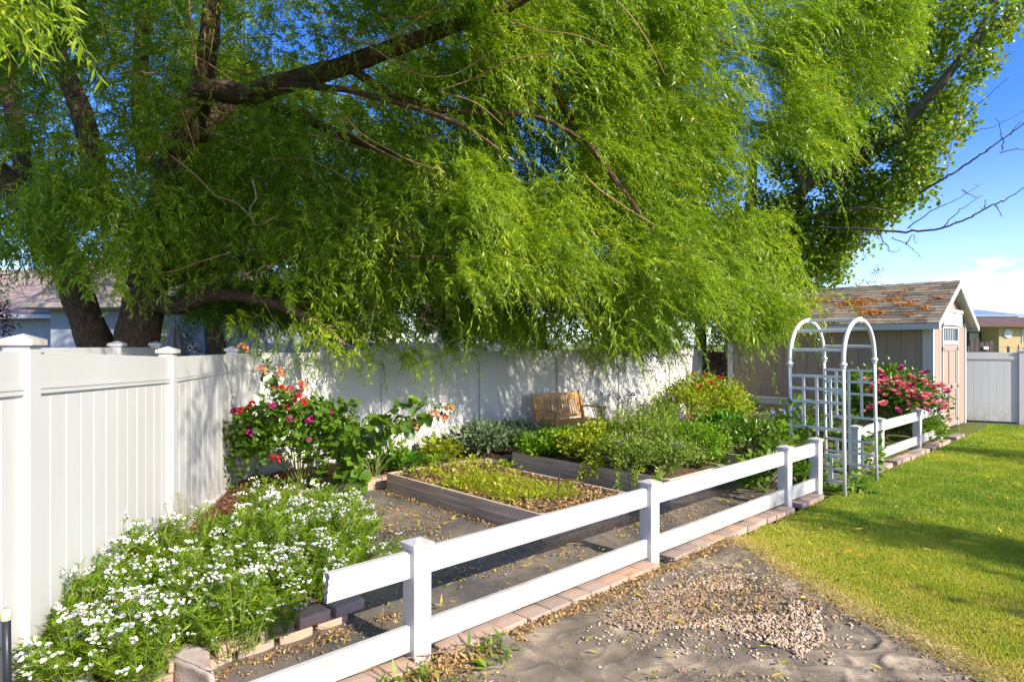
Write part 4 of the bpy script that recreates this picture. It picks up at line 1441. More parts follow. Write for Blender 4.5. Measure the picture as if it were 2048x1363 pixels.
# slender tan boughs in front
boughs = [
    [(390, 90, 8.6), (395, 140, 8.7), (407, 170, 8.8), (400, 180, 9.2)], [(410, 60, 8.8), (408, 120, 8.8), (405, 165, 8.9)],
    [(428, 60, 8.6), (420, 110, 8.6), (408, 150, 8.7)], [(380, 40, 8.4), (378, -20, 8.3), (385, 90, 8.6), (400, 150, 8.7)],
    [(680, 72, 7.6), (735, 90, 7.5), (790, 125, 7.4), (850, 152, 7.3), (910, 148, 7.3), (960, 118, 7.2), (985, 100, 7.2)],
    [(735, 90, 7.5), (790, 70, 7.4), (840, 35, 7.3), (880, 5, 7.2), (900, -30, 7.1)],
    [(620, 150, 8.5), (700, 80, 8.0), (760, 40, 7.8), (850, 30, 7.6), (940, 0, 7.4)],
    [(880, 180, 7.8), (940, 160, 7.7), (1000, 130, 7.5), (1060, 112, 7.4), (1110, 108, 7.3)],
    [(880, 185, 7.6), (950, 205, 7.5), (1005, 250, 7.4)],
    [(690, 230, 7.9), (720, 265, 7.8), (780, 300, 7.7), (830, 325, 7.6), (885, 340, 7.5)],
    [(680, 250, 8.2), (740, 290, 8.1), (800, 320, 8.0)],
    [(340, 310, 8.4), (385, 345, 8.3), (420, 380, 8.2), (432, 392, 8.2), (470, 405, 8.1), (500, 432, 8.0), (510, 450, 8.0)],
    [(505, 360, 8.0), (512, 395, 8.0), (500, 420, 8.0), (510, 450, 8.0)],
    [(355, 195, 8.4), (390, 300, 8.3), (380, 302, 8.3)], [(185, 70, 9.0), (210, 120, 8.9), (270, 140, 8.8), (310, 145, 8.8), (360, 115, 8.8)],
    [(155, 215, 9.2), (195, 226, 9.1), (265, 226, 9.0), (350, 224, 9.0)], [(30, 180, 8.6), (90, 225, 8.5), (130, 250, 8.5)],
    [(200, -20, 8.4), (205, 60, 8.4), (215, 110, 8.5)], [(400, 255, 8.8), (470, 285, 8.7), (540, 315, 8.6), (620, 320, 8.5), (700, 360, 8.4)],
    [(420, 215, 9.0), (520, 260, 8.8), (620, 270, 8.7), (690, 285, 8.6)], [(590, 180, 8.4), (640, 210, 8.3), (690, 250, 8.2)],
    [(240, 540, 8.6), (330, 545, 8.5), (410, 520, 8.4), (460, 505, 8.3)], [(180, 560, 8.5), (215, 510, 8.5), (225, 470, 8.4)],
    [(40, 470, 8.6), (110, 500, 8.6), (190, 545, 8.8)], [(530, 445, 8.0), (548, 435, 8.0), (555, 440, 7.9)],
    [(900, 400, 9.2), (960, 440, 9.1), (1060, 480, 9.0), (1150, 545, 9.0)], [(1170, 350, 9.4), (1200, 380, 9.3), (1260, 420, 9.2), (1310, 450, 9.2)],
    [(0, 225, 8.3), (60, 228, 8.3), (120, 240, 8.4)], [(-20, 545, 8.3), (30, 545, 8.3), (90, 480, 8.4)],
    [(1020, 40, 6.6), (1075, 60, 6.5), (1150, 70, 6.4), (1230, 100, 6.4)], [(1210, -20, 6.2), (1260, 30, 6.2), (1300, 90, 6.2), (1330, 150, 6.3)],
]
m = MB()
for pl in boughs:
    pp, rr = smooth_path([Q(*p) for p in pl], None, 6)
    L = len(pp)
    rb_ = .0013 * pl[0][2]
    m = MB()
    m.tube(pp, [rb_ * (1 - .6 * i / L) for i in range(L)], 6, r=random.random())
    m.build('bough', m_twig, wil, True)

# procedural slender boughs, each from a limb outwards
rb2 = random.Random(3)
for i in range(46):
    px, py = rb2.uniform(60, 900), rb2.uniform(20, 540)
    d_ = 8.8 + py / 500 + rb2.uniform(-.4, 1.6)
    s = 1 if px > 330 or rb2.random() < .4 else -1
    dx, dy = s * rb2.uniform(35, 75), rb2.uniform(-18, 26)
    pl = [(px, py, d_)]
    for k in range(5):
        px, py = px + dx * rb2.uniform(.6, 1.2), py + dy
        dy += rb2.uniform(-6, 16)
        d_ += rb2.uniform(-.15, .1)
        pl.append((px, py, d_))
    pp, _ = smooth_path([Q(*p) for p in pl], None, 5)
    L = len(pp)
    r0 = rb2.uniform(.008, .018)
    m = MB()
    m.tube(pp, [r0 * (1 - .75 * k / L) for k in range(L)], 6, r=rb2.random())
    m.build('bough', m_twig, wil, True)
# crown of hanging sprays
R_right = [(900, -70), (1860, -70), (1810, 70), (1770, 160), (1730, 220), (1690, 300), (1640, 330), (1560, 310), (1520, 300), (1485, 350), (1480, 410), (1550, 420), (1572, 480),
           (1590, 550), (1580, 610), (1535, 640), (1470, 625), (1430, 640), (1330, 640), (1290, 670), (1220, 690), (1150, 625), (1060, 570), (900, 560)]
R_left = [(-80, -70), (1000, -70), (1000, 560), (900, 580), (840, 590), (760, 590), (650, 605), (560, 600), (440, 570), (340, 545), (250, 500), (200, 490), (110, 480), (-80, 470)]
H_fork = [(325, 420), (335, 330), (385, 180), (392, 60), (400, -70), (455, -70), (452, 165), (520, 155), (640, 115), (660, 160), (520, 215), (450, 260), (405, 300), (370, 420)]
H_trk = [(95, 90), (140, 90), (200, 240), (260, 430), (200, 430), (120, 200)]
H_limb = [(640, 95), (1000, -20), (1000, 60), (700, 175), (880, 195), (880, 250), (680, 215), (640, 185)]
H_sky1 = [(150, 60), (300, 40), (290, 230), (210, 280), (140, 180)]
H_sky2 = [(880, 20), (960, 10), (970, 120), (920, 130)]
H_sky3 = [(1050, 100), (1130, 90), (1130, 280), (1070, 250)]
H_low = [(100, 560), (330, 560), (330, 440), (230, 420), (120, 450)]
H_gap = [(1480, 330), (1560, 310), (1580, 420), (1500, 430)]
lump = lambda x, y, s: vnoise(np.column_stack([x / 150, y / 120, np.full(len(x), s)]), 9) + .6 * vnoise(np.column_stack([x / 70, y / 60, np.full(len(x), s)]), 10)
dR = lambda x, y, r: 8.1 + 3.0 * np.clip((x - 900) / 850, 0, 1) + .3 * np.clip((y + 60) / 700, 0, 1) - 1.3 * np.clip((y - 400) / 150, 0, 1) * np.clip((x - 1200) / 180, 0, 1) + .8 * lump(x, y, 1.5) + r ** 1.5 * 2.6
dL = lambda x, y, r: 7.6 + 1.4 * np.clip(y / 650, 0, 1) + .5 * lump(x, y, 4.5) + r * 4.4
def spray_set(O, Lm, nl, lL, lW, bright, outward, stem=.0016):
    n = len(O)
    cen = np.array([-3.5, 10.0, 0])
    out = O - cen
    out[:, 2] = 0
    Hd = unit(unit(out) * outward + rng.normal(0, .55, (n, 3)) * (1, 1, 0) + np.array([.2, -.2, 0]))
    L = Lm * rng.uniform(.55, 1.25, n)
    return sprays(O, Hd, L, rng.uniform(.0, .75, n), rng.uniform(.35, 1.3, n), nl, lL, lW, bright + .16 * vnoise(O * .9, 77), stem=stem)
crown = []
NR, NL = 11000, 8800
O = sample_region(R_right, NR, dR, [(H_sky3, .8, 99), (H_gap, .9, 99)], .04, .8, 3)
a, b_ = spray_set(O, .62, 26, .11, .18, .06, 1.0)
leaf_obj('crown', [a], m_willow, wil, b_, m_stem).location = -wb
O = sample_region(R_right, 3200, lambda x, y, r: dR(x, y, r) + 2.6, (), -.3, .7, 53)
a, b_ = spray_set(O, .7, 20, .16, .19, -.04, 1.0)
leaf_obj('crown', [a], m_willow, wil).location = -wb
O = sample_region(R_left, NL, dL, [(H_fork, .98, 10.4), (H_limb, .93, 10.2), (H_trk, .93, 9.9), (H_sky1, .45, 99), (H_sky2, .85, 99), (H_low, .6, 10.6)], -.05, .8, 8)
a, b_ = spray_set(O, .60, 24, .12, .19, -.02, .6)
leaf_obj('crown', [a], m_willow, wil, b_, m_stem).location = -wb
R_lobe = [(1440, 430), (1550, 430), (1590, 520), (1598, 600), (1560, 645), (1500, 665), (1430, 655), (1390, 560)]
O = sample_region(R_lobe, 850, lambda x, y, r: 9.2 + r * 1.3 + .5 * lump(x, y, 2.2), (), -.2, .9, 17)
a, b_ = spray_set(O, .5, 24, .11, .18, .12, 1.0)
leaf_obj('crown', [a], m_willow, wil, b_, m_stem).location = -wb
O = sample_region(R_left, 2600, lambda x, y, r: 12.0 + r * 3, [(H_sky2, .7, 99), (H_low, .8, 99)], -.25, .7, 63)
a, b_ = spray_set(O, .7, 20, .16, .2, -.02, .5)
leaf_obj('crown', [a], m_willow, wil).location = -wb
# single long pendent strands
O = np.concatenate([sample_region(R_right, 230, lambda x, y, r: dR(x, y, r * .2) - .25, (), -.6, .7, 71), sample_region(R_left, 150, lambda x, y, r: dL(x, y, r * .3), [(H_fork, .9, 99)], -.6, .7, 72)])
n = len(O)
a, b_ = sprays(O, unit(rng.normal(0, 1, (n, 3)) * (1, 1, 0) + (.5, -.3, 0)), rng.uniform(.7, 1.25, n), rng.uniform(0, .15, n), rng.uniform(.9, 1.35, n), 34, .12, .17, .14, .6, .0022)
leaf_obj('hanging_foliage', [a], m_willow, wil, b_, m_stem).location = -wb
# long sprays that hang over the tall fence
HANG = [(650, 690, 9.3, 14), (640, 640, 9.0, 22), (790, 690, 9.6, 14), (845, 700, 9.9, 16), (900, 690, 10.3, 14), (770, 650, 9.4, 16), (720, 670, 9.3, 12), (560, 660, 9.0, 8), (1250, 680, 11.2, 30), (1190, 690, 11.5, 24),
        (1120, 660, 11.5, 26), (1300, 680, 11.3, 20), (1330, 690, 11, 12), (1000, 640, 11.5, 50), (1040, 655, 12, 50), (1075, 640, 12.5, 40), (960, 625, 11, 34), (920, 640, 11, 26), (1060, 660, 11.2, 22), (500, 640, 8.8, 12), (250, 500, 8.0, 34), (235, 540, 7.8, 18), (100, 500, 8.2, 34), (40, 500, 8.2, 30), (150, 490, 8.0, 34), (60, 470, 8.0, 30), (-10, 490, 8.0, 26), (300, 560, 8.6, 8),
        (120, 380, 8.0, 70), (200, 400, 8.2, 80), (260, 440, 8.2, 60), (160, 330, 8.2, 50), (60, 420, 8.2, 40), (300, 380, 8.4, 30), (1500, 640, 10.6, 26), (1450, 650, 10.8, 16), (1560, 600, 10.4, 24), (1590, 570, 10.2, 14)]
O = np.concatenate([np.array([P(px, py, d)]) + rng.normal(0, 1, (n, 3)) * (.22, .22, .13) for px, py, d, n in HANG])
n = len(O)
a, b_ = sprays(O, unit(rng.normal(0, 1, (n, 3)) * (1, 1, 0) + (.5, -.3, 0)), rng.uniform(.3, .6, n), rng.uniform(0, .25, n), rng.uniform(.7, 1.25, n), 26, .115, .2, .12)
leaf_obj('hanging_foliage', [a], m_willow, wil, b_, m_stem).location = -wb
# shaded undergrowth of the crown, reaching behind the fence; leaf colours darkened for shade
R_low = [(360, 575), (560, 560), (900, 540), (1320, 560), (1330, 688), (1040, 690), (985, 655), (930, 690), (880, 690), (870, 650), (760, 690), (640, 690), (600, 655), (520, 640), (380, 625)]
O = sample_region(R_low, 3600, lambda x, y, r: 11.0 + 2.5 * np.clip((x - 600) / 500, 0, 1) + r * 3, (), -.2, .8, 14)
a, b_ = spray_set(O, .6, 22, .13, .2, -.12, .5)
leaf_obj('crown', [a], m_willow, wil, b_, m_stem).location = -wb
k = 5000
B = np.column_stack([rng.uniform(-8, 4, k), rng.uniform(12, 16.5, k), rng.uniform(3.2, 8.5, k)])
B = B[(((B[:, 0] + 2) / 6.5) ** 2 + ((B[:, 1] - 12) / 4.6) ** 2 + ((B[:, 2] - 4.5) / 4) ** 2 < 1) & (vnoise(B * .7, 35) > -.3)]
a, b_ = spray_set(B, .75, 18, .16, .2, -.05, .5)
leaf_obj('crown', [a], m_willow, wil).location = -wb
k = 9000  # unseen sprays added across the sun's path to shade the left crown
B = np.column_stack([rng.uniform(-4.4, 1.6, k), rng.uniform(3.4, 8.4, k), rng.uniform(5.2, 9.0, k)])
B = B[(B[:, 2] > 3.1 + .62 * B[:, 1]) & (vnoise(B * .6, 41) > -.2)][:3300]
a, b_ = spray_set(B, .75, 18, .17, .2, 0, .5)
leaf_obj('crown', [a], m_willow, wil).location = -wb
# strands high above the camera that shade the near fence and the beds
O = []
for fx, fy, fz, t_ in ((-3.45, 7.0, .9, 7.2), (-3.5, 7.5, 1.2, 6.8), (-3.6, 7.9, .6, 7.0), (-3.4, 6.9, .5, 7.4), (-1.8, 11.0, 1.2, 9.0), (.5, 12.5, 1.3, 10.0), (-3.55, 7.6, 1.6, 6.9)):
    q = Vector((fx, fy, fz + .35)) + Vector((to_sun.x, to_sun.y, 0)).normalized() * t_ + Vector((0, 0, t_ * math.tan(SUN_EL)))
    O += [tuple(q + Vector((random.gauss(0, .10), random.gauss(0, .10), random.gauss(0, .22)))) for _ in range(20)]
O = np.array(O)
n = len(O)
a, b_ = sprays(O, unit(rng.normal(0, 1, (n, 3)) * (1, 1, 0)), rng.uniform(.3, .6, n), rng.uniform(0, .2, n), rng.uniform(.9, 1.3, n), 22, .11, .18, .1)
leaf_obj('hanging_foliage', [a], m_willow, wil, b_, m_stem).location = -wb
m = MB()
m.tube([Vector((-1.0, 7.5, 7.2)) - wb, Vector((.6, 4.6, 6.6)) - wb, Vector((1.8, 2.6, 5.9)) - wb, Vector((2.6, 1.2, 5.6)) - wb], [.08, .05, .03, .01], 7)
m.build('bough', m_twig, wil, True)
# near sprays in the top left corner
O = np.array([P(rng.uniform(-90, 75), rng.uniform(-140, 30), rng.uniform(2.5, 3.0)) for _ in range(80)])
n = len(O)
a, b_ = sprays(O, unit(rng.normal(0, 1, (n, 3)) * (1, 1, 0) + (.6, .1, 0)), rng.uniform(.16, .34, n), rng.uniform(0, .25, n), rng.uniform(.6, 1.1, n), 16, .10, .16, .2, .8)
leaf_obj('hanging_foliage', [a], m_willow, wil, b_, m_stem).location = -wb
m = MB()
m.tube([Q(60, -420, 3.2), Q(30, -160, 2.8), Q(50, -60, 2.7), Q(70, 0, 2.65)], [.02, .012, .008, .004], 6)
m.build('bough', m_twig, wil, True)
m = MB()
m.tube([Q(-900, -1500, 6.5), Q(-300, -900, 4.6), Q(60, -420, 3.2)], [.06, .04, .02], 7)
m.build('bough', m_twig, wil, True)
# the crown above the frame
k = 11000
B = np.column_stack([rng.uniform(-8.5, .8, k), rng.uniform(3.8, 12, k), rng.uniform(5, 10.5, k)])
ell = ((B[:, 0] + 3) / 6) ** 2 + ((B[:, 1] - 8.2) / 4.6) ** 2 + ((B[:, 2] - 5.5) / 4.8) ** 2
ok = (ell < 1) & (B[:, 2] > 3.0 + .60 * B[:, 1]) & (vnoise(B * .7, 5) > -.35)
B = B[ok]
a, b_ = spray_set(B, .75, 18, .17, .18, .02, .5)
leaf_obj('crown', [a], m_willow, wil).location = -wb

# ---- generic broad-leaved crown from clump centres
def clump_crown(name, cents, rads, per, lL, lW, mat, parent, off, tmpl='ovate', flat=1.0):
    parts = []
    for c, r in zip(cents, rads):
        n = max(6, int(per * r * r))
        d = rdir(n)
        p = np.array(c) + d * (r * rng.random((n, 1)) ** .4) * (1, 1, flat)
        D = unit(d * .5 + rng.normal(0, .6, (n, 3)) + (0, 0, -.25))
        N = unit(d + rng.normal(0, .5, (n, 3)) + (0, 0, .4))
        l = lL * rng.uniform(.65, 1.2, n)
        rn = np.clip(rng.normal(.4, .2, n) + rng.normal(0, .12), 0, 1)
        parts.append(leaves(p - np.array(off), D, N, l, l * lW, tmpl, rn))
    return leaf_obj(name, parts, mat, parent)

# ---- cottonwood behind the shed
cb = P(1470, 690, 20)
cw0 = Vector((cb.x, cb.y, 0))
cw = thing('cottonwood_tree', 'cottonwood leaning over the shed roof with a long pale limb and bare twigs', 'tree', cw0)
def R_(px, py, d):
    return P(px, py, d) - cw0
bark_limb('trunk', [Vector((0, 0, -.2)), R_(1480, 560, 20), R_(1505, 470, 19.5), R_(1560, 420, 19), R_(1600, 395, 18.6)], [.42, .36, .33, .30, .26], m_cotton_bark, cw, 14, .1, 4)
cl_limbs = [([(1590, 400, 18.7), (1620, 365, 18.2), (1700, 320, 17.6), (1770, 275, 17.0), (1820, 235, 16.6), (1880, 170, 16.0), (1950, 85, 15.5), (2048, 10, 15), (2140, -60, 14.6)], [.22, .17, .155, .145, .13, .11, .10, .08, .05]),
            ([(1500, 470, 19.5), (1505, 340, 19.2), (1520, 290, 19), (1560, 250, 18.8), (1640, 190, 18.6)], [.2, .13, .12, .10, .05]),
            ([(1930, 105, 15.6), (1960, 60, 15.4), (2000, -20, 15.2)], [.08, .07, .05]),
            ([(1610, 380, 18.3), (1602, 345, 18.2), (1606, 330, 18.1)], [.18, .12, .09]),
            ([(1600, 440, 18.4), (1660, 425, 17.5), (1730, 415, 16.8), (1790, 425, 16.4)], [.10, .06, .03, .008]),
            ([(1820, 240, 16.6), (1760, 180, 16.9), (1740, 110, 17)], [.07, .05, .02])]
for i, (pl, rd) in enumerate(cl_limbs):
    bark_limb('branch', [R_(*p) for p in pl], rd, m_cotton_bark, cw, 10, .08, 50 + i)
dead = [[(1640, 455, 17), (1720, 458, 16), (1800, 463, 15.5), (1870, 458, 15), (1925, 442, 14.7), (1975, 415, 14.4), (2010, 400, 14.2), (2060, 368, 14)],
        [(1840, 385, 15.5), (1890, 355, 15), (1930, 330, 14.8), (1975, 300, 14.5), (2010, 275, 14.3), (2060, 240, 14)], [(2000, 305, 14.5), (2030, 298, 14.4), (2060, 300, 14.3)],
        [(1800, 262, 16.2), (1860, 258, 15.7), (1920, 262, 15.3), (1985, 254, 15), (2050, 222, 14.7)], [(1925, 240, 15.3), (1960, 205, 15), (2020, 153, 14.6)],
        [(2005, 300, 14.5), (2003, 265, 14.5), (1990, 235, 14.5)], [(2020, 270, 14.4), (2035, 250, 14.4), (2050, 245, 14.4)], [(1912, 195, 15.2), (1912, 240, 15.2), (1897, 310, 15.2), (1895, 360, 15.1)],
        [(1815, 455, 15.3), (1870, 418, 15), (1910, 400, 14.8), (1962, 368, 14.6)], [(1885, 455, 14.9), (1920, 420, 14.7), (1968, 388, 14.5)], [(1717, 458, 16), (1723, 490, 15.9), (1733, 520, 15.8)],
        [(1755, 462, 15.8), (1772, 490, 15.7), (1782, 503, 15.6), (1800, 500, 15.6)], [(1785, 475, 15.7), (1812, 488, 15.6), (1842, 515, 15.5)], [(1812, 488, 15.6), (1825, 470, 15.6), (1830, 485, 15.6)],
        [(1970, 416, 14.4), (1970, 400, 14.4)], [(1990, 408, 14.3), (2005, 432, 14.3)], [(1680, 455, 16.5), (1674, 475, 16.4)], [(1925, 380, 14.9), (1955, 395, 14.8)]]
m = MB()
for i, pl in enumerate(dead):
    pp, _ = smooth_path([R_(*p) for p in pl], None, 6)
    L = len(pp)
    r0 = .032 if i in (0, 1) else .014
    pp = [p + Vector((random.gauss(0, .012), random.gauss(0, .012), random.gauss(0, .012))) for p in pp]
    m.tube(pp, [r0 * (1 - .75 * k / L) for k in range(L)], 6)
    for k in range(2, L - 1, 3):                                # little spurs
        d = Vector((random.gauss(0, 1), random.gauss(0, .5), random.gauss(.3, 1))).normalized() * random.uniform(.04, .12)
        m.tube([pp[k], pp[k] + d], [r0 * .35, .003], 4)
m.build('dead_branch', m_dead, cw, True)
POLY_C = [(1700, -60), (2060, -60), (2045, 50), (2010, 95), (1975, 115), (1960, 140), (1935, 200), (1900, 280), (1880, 330), (1855, 390), (1800, 420), (1760, 470), (1715, 490), (1690, 550), (1640, 575), (1560, 560), (1470, 480), (1470, 330), (1560, 210), (1680, 60)]
ctr0 = sample_region([(1430, 380), (1560, 400), (1700, 470), (1690, 560), (1600, 585), (1450, 600)], 110, lambda x, y, r: 17.8 + r * 2.4, (), -.5, .5, 27)
ctr = sample_region(POLY_C, 330, lambda x, y, r: np.clip(19.5 - (x - 1480) / 560 * 4.0, 15, 20) + .35 + (r - .5) * 2.2, [([(1850, 280), (2060, 150), (2060, 480), (1850, 470)], .7, 99)], -.12, .55, 21)
ctr1 = sample_region([(1790, -60), (2060, -60), (2040, 50), (1965, 120), (1905, 230), (1860, 330), (1790, 330), (1740, 200)], 62, lambda x, y, r: 18.6 - (x - 1480) / 560 * 3.4 + (r - .5) * 2.4, (), -.5, .5, 28)
ctr = np.concatenate([ctr, ctr0, ctr1])
clump_crown('crown', ctr, rng.uniform(.22, .62, len(ctr)), 520, .10, .95, m_cotton, cw, cw0, 'round')

# ---- trees further behind, filling the gaps of the willow
def far_tree(name, label, cat, px, d, h, cents, leafL, mat, per=70, trunk_r=.22, group=None, bark=None, tmpl='ovate', lw=.6):
    p = P(px, HY, d)
    b = Vector((p.x, p.y, 0))
    t = thing(name, label, cat, b, 0, group)
    rs = [c[3] for c in cents]
    cs = [P(c[0], c[1], c[2]) for c in cents]
    top = max(c.z for c in cs)
    bark_limb('trunk', [Vector((0, 0, -.2)), Vector((.1, 0, top * .3)), Vector((-.1, .1, top * .6)), Vector((0, 0, top * .85))], [trunk_r * 1.2, trunk_r, trunk_r * .7, trunk_r * .3], bark or m_cotton_bark, t, 10, .08, px)
    sub_c, sub_r = [], []
    for c, r in zip(cs, rs):
        n = max(5, int(9 * r * r))
        dd = rdir(n)
        q = np.array(c) + dd * r * (rng.random((n, 1)) ** .5)
        sub_c += list(q)
        sub_r += list(rng.uniform(.3, .62, n) * min(1.2, .5 + r * .35))
    clump_crown('crown', sub_c, sub_r, per, leafL, lw, mat, t, b, tmpl)
    return t
far_tree('broadleaf_tree', 'sunlit tree seen through the left half of the willow', 'tree', 470, 22, 9, [(420, 330, 22, 2.2), (540, 420, 22, 2.0), (600, 260, 22, 2.2), (480, 180, 23, 2.0), (660, 480, 21, 1.5), (380, 480, 23, 1.3)], .16, m_back_leaf, 520)
far_tree('broadleaf_tree', 'yellowish tree seen through the middle of the willow, its trunk left of the swing frame', 'tree', 905, 26, 9, [(820, 480, 26, 1.9), (900, 380, 26, 2.2), (760, 340, 27, 2.2), (980, 520, 26, 1.8), (860, 560, 26, 1.3), (700, 540, 26, 1.5), (800, 200, 27, 2.0), (960, 260, 27, 1.6)], .16, m_back_leaf, 520)
far_tree('broadleaf_tree', 'tree seen through the willow, its trunk just right of the swing frame', 'tree', 985, 23, 9, [(1090, 500, 23, 1.7), (1180, 420, 23, 1.9), (1060, 590, 23, 1.2), (1150, 570, 22, 1.4), (1250, 560, 22, 1.4), (1180, 230, 23, 1.8), (1010, 600, 23, .9)], .15, m_cotton, 520)
far_tree('cottonwood_tree', 'cottonwood with tall thin dark stems showing through the willow crown', 'tree', 1395, 19, 11, [(1300, 300, 19, 1.5), (1400, 420, 19, 1.5), (1330, 540, 18.5, 1.3), (1430, 560, 18.5, 1.2), (1240, 180, 19, 1.3), (1420, 250, 19, 1.2), (1480, 620, 18.5, .9), (1230, 620, 18.5, 1.0), (1350, 100, 19, 1.4)], .10, m_cotton, 800, .17, tmpl='round', lw=.95)
far_tree('broadleaf_tree', 'low bushy tree behind the fence between the two dark trunks', 'tree', 640, 25, 5, [(560, 600, 25, 1.3), (640, 570, 25, 1.5), (720, 610, 25, 1.2), (790, 610, 25, 1.0), (480, 580, 25, 1.2)], .15, m_back_leaf, 420)
far_tree('broadleaf_shrub', 'low dark shrub behind the fence beneath the middle of the willow', 'shrub', 1090, 27, 4, [(1040, 650, 27, .9), (1110, 640, 27, 1.1), (1170, 650, 27, .9), (1080, 600, 27, 1.0), (1150, 600, 27, 1.0)], .15, m_back_leaf, 420)
far_tree('broadleaf_shrub', 'low dark shrub behind the fence beneath the right of the willow', 'shrub', 1260, 25, 4, [(1220, 650, 25, .9), (1290, 640, 25, 1.0), (1250, 600, 25, 1.0), (1330, 655, 25, .8), (1320, 600, 25, .9)], .15, m_back_leaf, 420)
far_tree('broadleaf_shrub', 'low dark shrub far behind the hanging coral flower stems', 'shrub', 790, 31, 4, [(740, 655, 31, .9), (800, 645, 31, 1.1), (850, 655, 31, .8), (690, 655, 31, .9)], .16, m_back_leaf, 420)
far_tree('shade_tree', 'dark trunked tree standing behind the closed umbrella', 'tree', 428, 19, 6, [(400, 560, 19, 1.3), (470, 580, 19, 1.1), (440, 500, 19, 1.4)], .13, m_dark_leaf, 80, .34, bark=m_willow_bark)
far_tree('distant_tree', 'small distant tree top showing over the shed ridge', 'tree', 1745, 60, 8, [(1745, 560, 60, .8), (1720, 575, 60, .7), (1770, 575, 60, .6), (1750, 545, 60, .5), (1690, 580, 60, .6)], .22, m_back_leaf, 50)
# arborvitae and conifer by the umbrella
ap = P(331, 690, 16)
at_ = thing('arborvitae', 'bright yellow-green arborvitae beside the closed umbrella', 'shrub', (ap.x, ap.y, 0))
cs = [Vector((ap.x, ap.y, z)) + Vector((random.gauss(0, .1), random.gauss(0, .1), 0)) for z in np.linspace(.2, 2.45, 14)]
clump_crown('foliage', cs, [.32 * (1 - .55 * i / 13) + .04 for i in range(14)], 3200, .06, .4, m_arb, at_, (ap.x, ap.y, 0))
ap = P(375, 690, 18)
at_ = thing('conifer', 'dark green conifer just right of the closed umbrella', 'tree', (ap.x, ap.y, 0))
cs = [Vector((ap.x, ap.y, z)) + Vector((random.gauss(0, .12), random.gauss(0, .12), 0)) for z in np.linspace(.2, 3.2, 16)]
clump_crown('foliage', cs, [.46 * (1 - .5 * i / 15) for i in range(16)], 1500, .09, .3, m_dark_leaf, at_, (ap.x, ap.y, 0))
# plum trees
far_tree('plum_tree', 'dark red leaved plum tree at the left edge in front of the house', 'tree', -6, 14, 4, [(-5, 620, 14, .42), (10, 655, 14, .35), (-20, 580, 14, .5), (5, 690, 14, .4)], .07, m_plum, 400, .06)
far_tree('plum_tree', 'dark red leaved plum tree between the white fence and the shed', 'tree', 1425, 17.6, 3, [(1420, 690, 17.6, .40), (1395, 670, 17.8, .5), (1440, 660, 17.6, .5), (1370, 660, 18, .4), (1432, 715, 17.5, .2)], .07, m_plum, 420, .05)
# narrow trees off to the right whose shadows cross the lawn
def column_tree(x, y, h, r, label):
    b = Vector((x, y, 0))
    t = thing('poplar_tree', label, 'tree', b)
    bark_limb('trunk', [Vector((0, 0, -.2)), Vector((0, 0, h * .5)), Vector((0, 0, h * .95))], [.16, .12, .03], m_cotton_bark, t, 8, .05, x)
    cs = [b + Vector((random.gauss(0, r * .25), random.gauss(0, r * .25), z)) for z in np.linspace(.6, h, 26)]
    clump_crown('crown', cs, [r * (.55 + .55 * math.sin(math.pi * min(1, .12 + .88 * i / 25)) ** .6) * (1 - .45 * i / 25) for i in range(26)], 900, .11, .8, m_cotton, t, b)
ldir = Vector((to_sun.x, to_sun.y, 0)).normalized()
tanE = math.tan(SUN_EL)
for tip, D_, r, lab in ((G(1555, 1012), 13.0, .95, 'narrow poplar outside the right edge whose shadow crosses the lawn to the rail fence'),
                        (G(1830, 893), 13.5, .9, 'narrow poplar outside the right edge whose shadow falls on the far lawn'),
                        (G(1935, 1178), 9.0, .5, 'small narrow poplar outside the right edge shading the near lawn')):
    q = tip + ldir * D_
    column_tree(q.x, q.y, D_ * tanE, r, lab)

# ------------------------------------------------------------------ garden plants
def bush(name, label, cat, base, rx, ry, h, n, lL, lW, mat, tmpl='ovate', clumps=26, group=None, seed=0, z0=0.0, lean=(0, 0), up=.35, stems=True, tight=.30, smat=None):
    """leafy plant: stems from the base to leaf clumps spread over a rounded volume"""
    r = np.random.default_rng(seed + 100)
    t = thing(name, label, cat, base, 0, group)
    d = rdir(clumps, -.15, r)
    rad = r.uniform(.45, 1, clumps)[:, None] ** .6
    c = d * rad * np.array([rx, ry, h * .55]) + np.array([0, 0, h * .45 + z0])
    c[:, 0] += lean[0] * c[:, 2] / h
    c[:, 1] += lean[1] * c[:, 2] / h
    c[:, 2] = np.maximum(c[:, 2], .05)
    k = r.integers(0, clumps, n)
    s = tight * np.array([rx, ry, h * .6])
    p = c[k] + r.normal(0, .5, (n, 3)) * s
    p[:, 2] = np.maximum(p[:, 2], .02)
    out = unit(p - np.array([0, 0, h * .3]))
    D = unit(out * .7 + r.normal(0, .55, (n, 3)) + (0, 0, up))
    N = unit(out * .6 + r.normal(0, .4, (n, 3)) + (0, 0, .5))
    l = lL * r.uniform(.55, 1.2, n)
    rn = np.clip(r.normal(.42, .17, n) + r.normal(0, .14, clumps)[k], 0, 1)
    leaf_obj('foliage', [leaves(p, D, N, l, l * lW, tmpl, rn)], mat, t)
    if stems:
        m = MB()
        for q in c[:: max(1, clumps // 22)]:
            a = Vector((r.normal(0, .06 * rx), r.normal(0, .06 * ry), -.02))
            q = Vector(q)
            pp, _ = smooth_path([a, a.lerp(q, .5) + Vector((0, 0, .08 * h)), q], None, 4)
            m.tube(pp, [.007 * (1 - .6 * i / len(pp)) for i in range(len(pp))], 5)
        m.build('stem', smat or m_stem, t, True)
    return t, c
